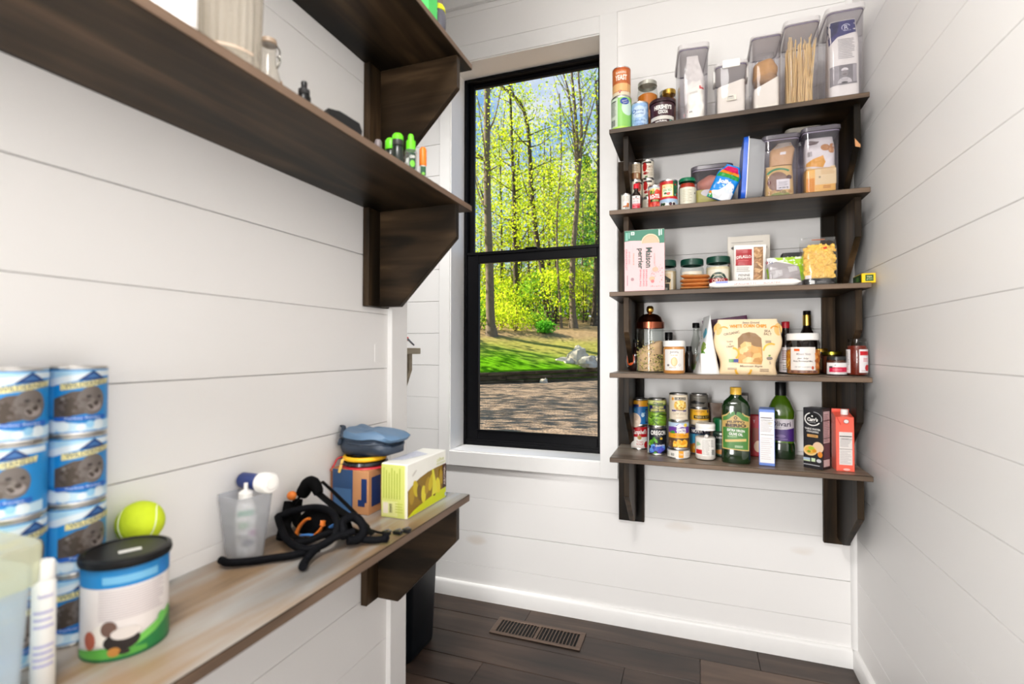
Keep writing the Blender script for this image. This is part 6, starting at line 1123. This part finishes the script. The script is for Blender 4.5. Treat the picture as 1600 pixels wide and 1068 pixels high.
# harness and leash
STRAP = mat('black_webbing', c(8, 8, 9), .75, var=.2, vs=200, bump=.3, spec=.08); ROPE = mat('navy_black_rope', c(9, 10, 14), .7, var=.25, vs=160, bump=.4, spec=.1); ORG = mat('orange_trim', c(226, 122, 40), .5); STEEL = mat('steel_clip', (.3, .3, .31, 1), .3, 1.)
t = thing('dog_leash', 'thick navy-black rope leash looped and knotted on the counter', 'leash', (0, 0, 0))
B().tube(catmull([(-.838, .716, .806), (-.814, .712, .806), (-.784, .735, .804), (-.756, .760, .8045), (-.729, .786, .8045), (-.705, .826, .806)], 6), .0072, ROPE, 10).build('handle_rope', t, 60)
B().tube(catmull([(-.845, .860, .842), (-.815, .838, .832), (-.777, .813, .820), (-.733, .800, .812), (-.702, .812, .812), (-.689, .845, .820), (-.699, .871, .842), (-.735, .893, .856), (-.780, .898, .858), (-.818, .880, .852), (-.845, .860, .842)], 6), .0072, ROPE, 10).build('loop', t, 60)
B().tube(catmull([(-.664, .880, .826), (-.685, .845, .822), (-.697, .808, .812), (-.691, .773, .804), (-.676, .748, .8045)], 6), [.0072]*20+[.0082]*5, ROPE, 10).build('rope_end', t, 60)
B().tube(catmull([(-.778, .822, .806), (-.754, .847, .806), (-.735, .88, .812), (-.70, .905, .822)], 6), .0072, ROPE, 10).build('rope', t, 60)
B().tube(catmull([(-.672, .862, .818), (-.692, .880, .842), (-.680, .905, .846), (-.658, .904, .826), (-.655, .885, .810), (-.668, .865, .812)], 5), .0090, ROPE, 10).build('knot', t, 60)
B().tube(catmull([(-.668, .888, .812), (-.645, .895, .806), (-.620, .908, .805), (-.607, .922, .808)], 5), [.0072]*12+[.009, .010, .008, .004], ROPE, 10).build('tail', t, 60)
t = thing('dog_harness', 'black webbing dog harness with orange trim heaped behind the rope leash', 'harness', (0, 0, 0))
def strap(name, pts, w, th=.0025, m=STRAP): return B().tube(catmull(pts, 5), w, m, 8, th/w).build(name, t, 40)
B().tube(catmull([(-.838, .922, .872), (-.826, .925, .892), (-.815, .926, .901), (-.800, .925, .894), (-.790, .922, .880)], 5), [.013, .0145, .0155, .0155, .0155, .0165, .0165, .016, .0155, .0155, .0155, .015, .015, .014, .0135, .013, .0125, .012, .012, .011, .01], STRAP, 12).build('padded_grip', t, 60)
strap('webbing', [(-.838, .92, .872), (-.850, .91, .85), (-.853, .895, .825), (-.842, .87, .802), (-.825, .85, .7985)], .011); strap('webbing', [(-.79, .922, .88), (-.765, .922, .866), (-.735, .92, .852), (-.70, .918, .838), (-.668, .922, .822), (-.65, .925, .806)], .017)
strap('webbing', [(-.800, .945, .90), (-.770, .948, .878), (-.735, .945, .856), (-.700, .94, .836), (-.672, .94, .815)], .008); strap('webbing', [(-.86, .935, .858), (-.855, .925, .830), (-.84, .915, .806), (-.80, .91, .800)], .012)
B().loft([[(-.77+x, .918+y, q) for x, y in sq(.075*s_, .022*s_, 2.4, 26)] for q, s_ in ((.795, .95), (.806, 1.), (.826, .9), (.842, .65), (.850, .3))], STRAP).build('chest_pad', t, 60)
B().ball(-.843, .898, .877, .011, .010, .010, ORG, 14).build('orange_cap', t, 60)
strap('orange_piping', [(-.812, .878, .800), (-.806, .882, .818), (-.794, .886, .832), (-.785, .888, .836)], .0065, .003, ORG); strap('orange_piping', [(-.762, .880, .806), (-.750, .884, .820), (-.748, .888, .836)], .0065, .003, ORG)
BLUEW = mat('blue_lining', c(64, 120, 186), .5); strap('blue_lining', [(-.80, .882, .800), (-.78, .884, .803), (-.76, .885, .802)], .008, .003, BLUEW); strap('blue_lining', [(-.725, .886, .826), (-.710, .888, .836), (-.700, .890, .842)], .010, .003, BLUEW)
for k, (x, y) in enumerate(((-.638, .958), (-.616, .968), (-.604, .984))): B().box(x-.011, y-.005, .7960, x+.010, y+.005, .8035, BKP, .002).tube([(x-.009, y+.006, .802), (x, y+.010, .8045), (x+.009, y+.006, .802)], .002, STEEL, 6).build('buckle', t, 30)
strap('webbing', [(-.855, .905, .86), (-.842, .885, .842), (-.83, .868, .82), (-.80, .86, .805), (-.77, .862, .799)], .012); strap('webbing', [(-.80, .935, .83), (-.76, .93, .822), (-.71, .925, .812), (-.67, .93, .801)], .016); strap('webbing', [(-.672, .94, .81), (-.655, .95, .802), (-.64, .957, .799)], .006)
# cardboard box with discs and a dog bag on top
KRAFT = mat('cardboard', c(196, 140, 94), .7, var=.08, vs=12)
t = boxthing('cardboard_box', 'small brown cardboard box with blue panels by the left wall', 'box', -.8115, 1.056, ZK, .113, .125, .107, KRAFT)
a = Art(); a.rect(-.050, .0, .0105, .107, (46, 84, 132)); a.rect(-.046, .002, .006, .060, (74, 118, 168)); a.rect(-.056, .006, -.050, .10, (150, 96, 58)); a.rect(.036, .030, .052, .088, (24, 54, 112)); a.rect(.026, .020, .046, .036, (24, 54, 112)); a.build('print', t, on_front(-.0003)); a = Art(); a.rect(.012, .018, .05, .09, (24, 56, 116)); a.build('side_print', t, on_right(.0568))
zc = ZK+.1073
t = lathe_thing('flying_disc', 'red flying disc lying on the cardboard box', 'disc', -.806, 1.116, zc, (('disc', [(0, .0065), (.050, .0065), (.058, .004), (.060, 0), (.0585, 0), (.055, .003), (.048, .0045), (0, .0045)], mat('red_disc', c(196, 36, 48), .35)),))
t = lathe_thing('flying_disc', 'black flying disc between the red disc and the yellow ring', 'disc', -.806, 1.114, zc+.0068, (('disc', [(0, .0105), (.048, .0105), (.056, .008), (.058, .001), (.0565, 0), (.053, .006), (.046, .008), (0, .008)], mat('black_disc', c(20, 21, 26), .22)),))
t = thing('toy_ring', 'yellow rubber ring under the navy bag', 'toy', (-.804, 1.110, zc+.0175)); B().tube([(.050*math.cos(2*PI*k/32), .050*math.sin(2*PI*k/32), .0062) for k in range(33)], .0060, mat('yellow_rubber', c(250, 190, 30), .4), 10).build('ring', t, 60)
B().tube(catmull([(-.048, -.028, .006), (-.053, -.042, .004), (-.058, -.050, -.012), (-.066, -.052, -.024)], 5), .0022, mat('red_cord', c(206, 50, 62), .5), 6).build('red_cord', t, 60); B().tube(catmull([(-.030, -.047, .006), (-.026, -.058, .004), (-.028, -.062, -.012), (-.032, -.062, -.024)], 5), .0035, mat('yellow_cord', c(246, 206, 110), .5), 6).build('yellow_cord', t, 60)
DBAG = mat('navy_nylon', c(44, 56, 72), .45, var=.2, vs=20); SLATE = mat('slate_blue_nylon', c(92, 122, 152), .45, var=.12, vs=14)
t = thing('nylon_bag', 'slouching navy and slate blue nylon bag on top of the yellow ring', 'bag', (-.792, 1.125, zc+.0302), .1); b = B()
rings = []
for q, s_, ox in ((.0, .78, .0), (.006, .95, .0), (.018, 1.0, .0), (.028, 1.0, .004), (.034, .93, .0), (.040, .97, .006), (.050, 1.02, .012), (.056, .96, .010), (.059, .80, .004), (.060, .35, .0)):
    rings.append([(x*(1+.10*noise.noise(Vector((x*26, y*26, q*60))))+ox, y*(1+.14*noise.noise(Vector((x*26+5, y*26, q*60)))), q*(1+.14*noise.noise(Vector((x*24, y*24, 3))))-(.010*sst(.02, .09, x)*q/.06)+(.010*sst(-.03, -.075, x)*q/.06)) for x, y in sq(.078*s_, .056*s_, 3.2, 48)])
b.loft(rings[:6], DBAG); b.build('lower_pouch', t, 60); b = B(); b.loft([[(x*1.02, y*1.02, q+.0012) for x, y, q in r_] for r_ in rings[5:]], SLATE); b.build('flap', t, 60)
B().tube(catmull([(-.072, -.03, .034), (-.030, -.058, .034), (.03, -.06, .032), (.078, -.02, .034)], 6), .0025, DBAG, 6).build('zip_seam', t, 60); B().tube(catmull([(-.078, .0, .05), (-.084, -.012, .066), (-.066, -.030, .070), (-.06, -.046, .050), (-.066, -.05, .026)], 6), [.006]*24+[.004], DBAG, 8, .4).build('strap', t, 60)
# yellow-green box
t = thing('tissue_box', 'white and yellow-green carton at the far end of the counter', 'carton', (-.686, 1.062, ZK)); B().box(-.036, 0, 0, .036, .200, .130, pap(246, 246, 238), .0012).build('carton', t, 0)
a = Art(); a.rect(-.0355, .001, .030, .128, (214, 220, 120)); a.rect(.030, .001, .0355, .128, (236, 232, 206)); a.rect(-.034, .004, .010, .040, (226, 228, 150)); a.code(-.013, .012, -.004, .034, 5); a.rect(-.030, .010, -.016, .036, (236, 226, 206)); a.bars(.004, .012, .026, .038, 4, (196, 204, 96)); a.build('end_print', t, on_front(-.0004))
a = Art()
for k in range(7): x = -.030+k*.0075; a.rect(x, .046, x+.0030, .120-.006*(k % 3), (178, 190, 80))
a.build('end_text', t, on_front(-.0008))
a = Art(); cv = [(.002, .066), (.03, .078), (.06, .086), (.10, .092), (.15, .094), (.199, .094)]
a.poly([(.002, .002), (.199, .002), (.199, .030)]+[(u, .030*(u/.2)**.5+.002) for u in (.15, .1, .06, .03, .002)], (226, 236, 20)); a.poly([(.002, .004)]+[(u, .030*(u/.2)**.5+.002) for u in (.03, .06, .1, .15)]+[(.199, .030)]+cv[::-1], (150, 116, 10))
for k in range(9): u = .02+.019*k; a.ell(u, .052+.012*math.sin(k*1.7), .012, .022, [(186, 150, 14), (220, 196, 20), (120, 90, 10), (240, 224, 40)][k % 4], rot=.4*math.sin(k))
a.poly([(.118, .026), (.150, .028), (.140, .060), (.128, .093), (.118, .093), (.124, .060)], (240, 232, 60)); a.rect(.178, .030, .199, .094, (70, 34, 20)); a.text('AROMA', .189, .062, .05, .009, (236, 220, 206), PI/2); a.rect(.190, .006, .198, .016, (206, 220, 226)); a.text('olive', .165, .112, .04, .010, (222, 226, 160), italic=.2); a.text('tissues', .168, .102, .05, .006, (222, 226, 170)); a.ell(.03, .104, .012, .003, (226, 222, 214), rot=.5)
a.build('side_print', t, on_right(.0364)); a = Art(); a.poly([(-.034, .03), (.0, .05), (.02, .13), (-.034, .16)], (222, 226, 238)); a.bars(-.03, .04, -.002, .14, 8, (196, 200, 222)); a.build('top_print', t, on_top(.1304))

# ================================================================== lower left wall shelf
ZS = 1.6144
t = thing('paper_bag', 'soft white paper bag on the lower left shelf, its lower corner in view', 'bag', (-.668, .478, ZS), face(-.668, .478)); P = Pouch(.16, lambda q: .036, lambda q: .03*(1-.3*q), 3.2, .004, 24, 101); P.build('bag', t, mat('soft_white_paper', c(250, 248, 246), .6, var=.02))
CUT = clear('cut_glass', (.93, .91, .87), 1., .06, (.86, .82, .76), .12)
t = thing('glass_pitcher', 'ribbed glass pitcher standing on the lower left shelf', 'pitcher', (-.668, .574, ZS), face(-.668, .574)); b = B(); rings = []
for q, s_ in ((.001, .90), (.004, .94), (.14, 1.), (.17, 1.02), (.17, .98), (.14, .96), (.008, .90)): rings.append([(.047*s_*(1+.025*math.cos(24*2*PI*k/96))*math.cos(2*PI*k/96), .047*s_*(1+.025*math.cos(24*2*PI*k/96))*math.sin(2*PI*k/96), q) for k in range(96)])
b.loft(rings, CUT); b.build('pitcher', t, 0); a = Art(); a.poly([(-.03, .10), (.006, .11), (.0, .122), (-.03, .118)], (150, 110, 116)); a.bars(-.04, .02, .04, .03, 1, (190, 170, 150)); a.build('pattern', t, on_cyl(.0482), .004)
t = thing('swing_top_bottle', 'clear swing-top bottle with a wire bail beside the ribbed pitcher', 'bottle', (-.705, .688, ZS), face(-.705, .688))
B().lathe([(0, .0008), (.026, .0008), (.029, .005), (.028, .03), (.020, .062), (.0125, .088), (.0115, .112), (.013, .114), (.013, .120), (0, .120)], CUT, 32).build('bottle', t); WIRE = mat('bail_wire', (.2, .19, .17, 1), .35, 1.)
for s_ in (-1, 1): B().tube(catmull([(s_*.0135, 0, .104), (s_*.018, -.004, .098), (s_*.017, -.006, .088), (s_*.013, -.004, .082), (s_*.018, 0, .112), (s_*.012, 0, .124)], 4), .0014, WIRE, 6).build('bail_wire', t, 60)
B().lathe([(.012, .1205), (.014, .122), (.013, .130), (0, .132)], mat('stopper', c(150, 130, 110), .5), 20).build('stopper', t); B().tube(catmull([(.020, 0, .062), (.0245, 0, .045), (.0285, 0, .025), (.0295, 0, .004)], 5), .0016, mat('amber_rim', c(150, 116, 84), .3), 6).build('seam', t, 60); a = Art(); a.poly([(.004, .01), (.014, .012), (.010, .030)], (170, 174, 214)); a.build('label', t, on_cyl(.0292), .004)
t = lathe_thing('spray_bottle', 'tiny black spray bottle in the middle of the lower left shelf', 'bottle', -.662, .727, ZS, (('bottle', [(0, .0005), (.0105, .0005), (.0115, .003), (.0115, .040), (.0085, .044), (0, .044)], BKP), ('collar', [(.009, .044), (.0098, .045), (.0098, .053), (.006, .055), (0, .055)], mat('black_satin', c(26, 26, 28), .5)), ('nozzle', [(.005, .055), (.0055, .066), (.0045, .068), (0, .068)], BKP)))
t = thing('hair_clip', 'angular black plastic clip beside the tiny spray bottle', 'clip', (-.636, .800, ZS), .5, rot=(0, 0, 1.15)); B().prism([(-.034, .002), (.034, .002), (.036, .012), (.030, .026), (-.010, .036), (-.034, .034)], 'y', -.011, .011, BKP).build('upper_jaw', t, 0); B().box(-.030, -.010, 0, .030, .010, .0018, BKP).build('lower_jaw', t, 0)
LIME = mat('lime_cap', c(104, 220, 20), .4); DKB = mat('dark_green_can', c(24, 34, 28), .3)
def spray(label, x, y, r, h, capm, body, caph, capr=.8, lab=None, name='spray_bottle'):
    t = lathe_thing(name, label, 'bottle', x, y, ZS, (('bottle', [(0, .0005), (r*.92, .0005), (r, .003), (r, h-caph-.006), (r*.75, h-caph), (0, h-caph)], body), ('cap', [(r*capr*.98, h-caph-.002), (r*capr, h-caph+.002), (r*capr*.96, h-caph*.45), (r*capr*.62, h-caph*.4), (r*capr*.56, h-.003), (r*capr*.4, h), (0, h)] if capr < .95 else [(r*.98, h-caph-.001), (r, h-caph+.001), (r, h-.006), (r*.7, h), (0, h)], capm)))
    if lab: cyl_art(t, r+.0002, lab)
    return t
spray('small bottle with a grey cap, leftmost of the bottle row at the shelf end', -.690, .995, .0085, .071, mat('grey_cap', c(120, 110, 112), .4), DKB, .02, 1.)
spray('black spray can with a lime green cap, behind the second one', -.682, 1.035, .0135, .088, LIME, DKB, .026, 1.)
spray('black spray can with a half black, half lime cap, in front of the other', -.642, 1.002, .0125, .080, mat('black_and_lime_cap', c(40, 42, 38), .4), DKB, .026, 1.)
o_ = [ob for ob in COL.objects if ob.name.startswith('spray_bottle')][-1]; B().lathe([(.0126, .066), (.0127, .0665), (.0127, .0755), (.009, .0806), (0, .0808)], LIME, 28).build('lime_top', o_)
spray('clear spray bottle with a pointed lime green cap and a dark label', -.6275, 1.035, .0145, .091, LIME, clear('clear_spray_plastic', (.92, .95, .92), 1., .05, (.9, .94, .9), .12), .036, .78, lambda a: (a.rect(-.004, .006, .012, .044, (20, 60, 40)), a.text('OFF', .004, .034, .012, .007, W_, bold=.03), a.ell(.004, .018, .006, .008, (120, 210, 60)), a.ell(-.009, .025, .003, .006, (220, 226, 220))))
spray('slim white stick with an orange cap, rightmost of the bottle row', -.624, 1.085, .0088, .078, mat('orange_cap', c(244, 122, 14), .4), WPL, .044, 1., lambda a: (a.rect(-.006, .008, .008, .030, (30, 90, 60)), a.ell(.001, .012, .004, .004, (130, 206, 70))))
# upper left wall shelf
ZU = 2.0214
t = boxthing('green_box', 'bright green box at the front edge of the upper left shelf', 'box', -.640, 1.085, ZU, .060, .045, .09, pap(70, 206, 96), 0)
t = thing('power_tool', 'grey and yellow cordless tool standing at the end of the upper left shelf', 'tool', (-.628, 1.165, ZU), face(-.628, 1.165)); GT = mat('grey_tool_plastic', c(88, 88, 98), .4); YT = mat('acid_yellow_plastic', c(226, 232, 24), .4)
B().lathe([(0, .0005), (.016, .0005), (.0205, .008), (.0215, .03), (.0205, .048), (.019, .055), (0, .055)], GT, 32).build('battery_base', t); B().lathe([(.0190, .055), (.0205, .056), (.019, .066), (.015, .072), (0, .072)], YT, 32).build('yellow_collar', t); B().lathe([(.013, .072), (.0125, .15), (0, .15)], mat('brown_grey_grip', c(112, 100, 98), .5), 24).build('grip', t); B().ball(-.006, -.0195, .046, .0065, .005, .0065, mat('chrome_button', (.7, .7, .72, 1), .2, 1.), 12).build('button', t)
# bin on the floor behind the white end board
BBK = mat('black_blue_bin', c(4, 9, 16), .4, spec=.2)
t = thing('waste_bin', 'tall glossy black bin on the floor behind the white end board', 'bin', (-1.155, 1.80, .0005)); b = B(); rings = []
for q, s_ in ((0, .86), (.008, .90), (.03, .91), (.55, 1.04), (.56, 1.06), (.56, 1.0), (.02, .86)): rings.append([(px, py, q) for px, py in rrect(.28*s_, .24*s_, .035)])
b.loft(rings, BBK); b.build('body', t, 40)
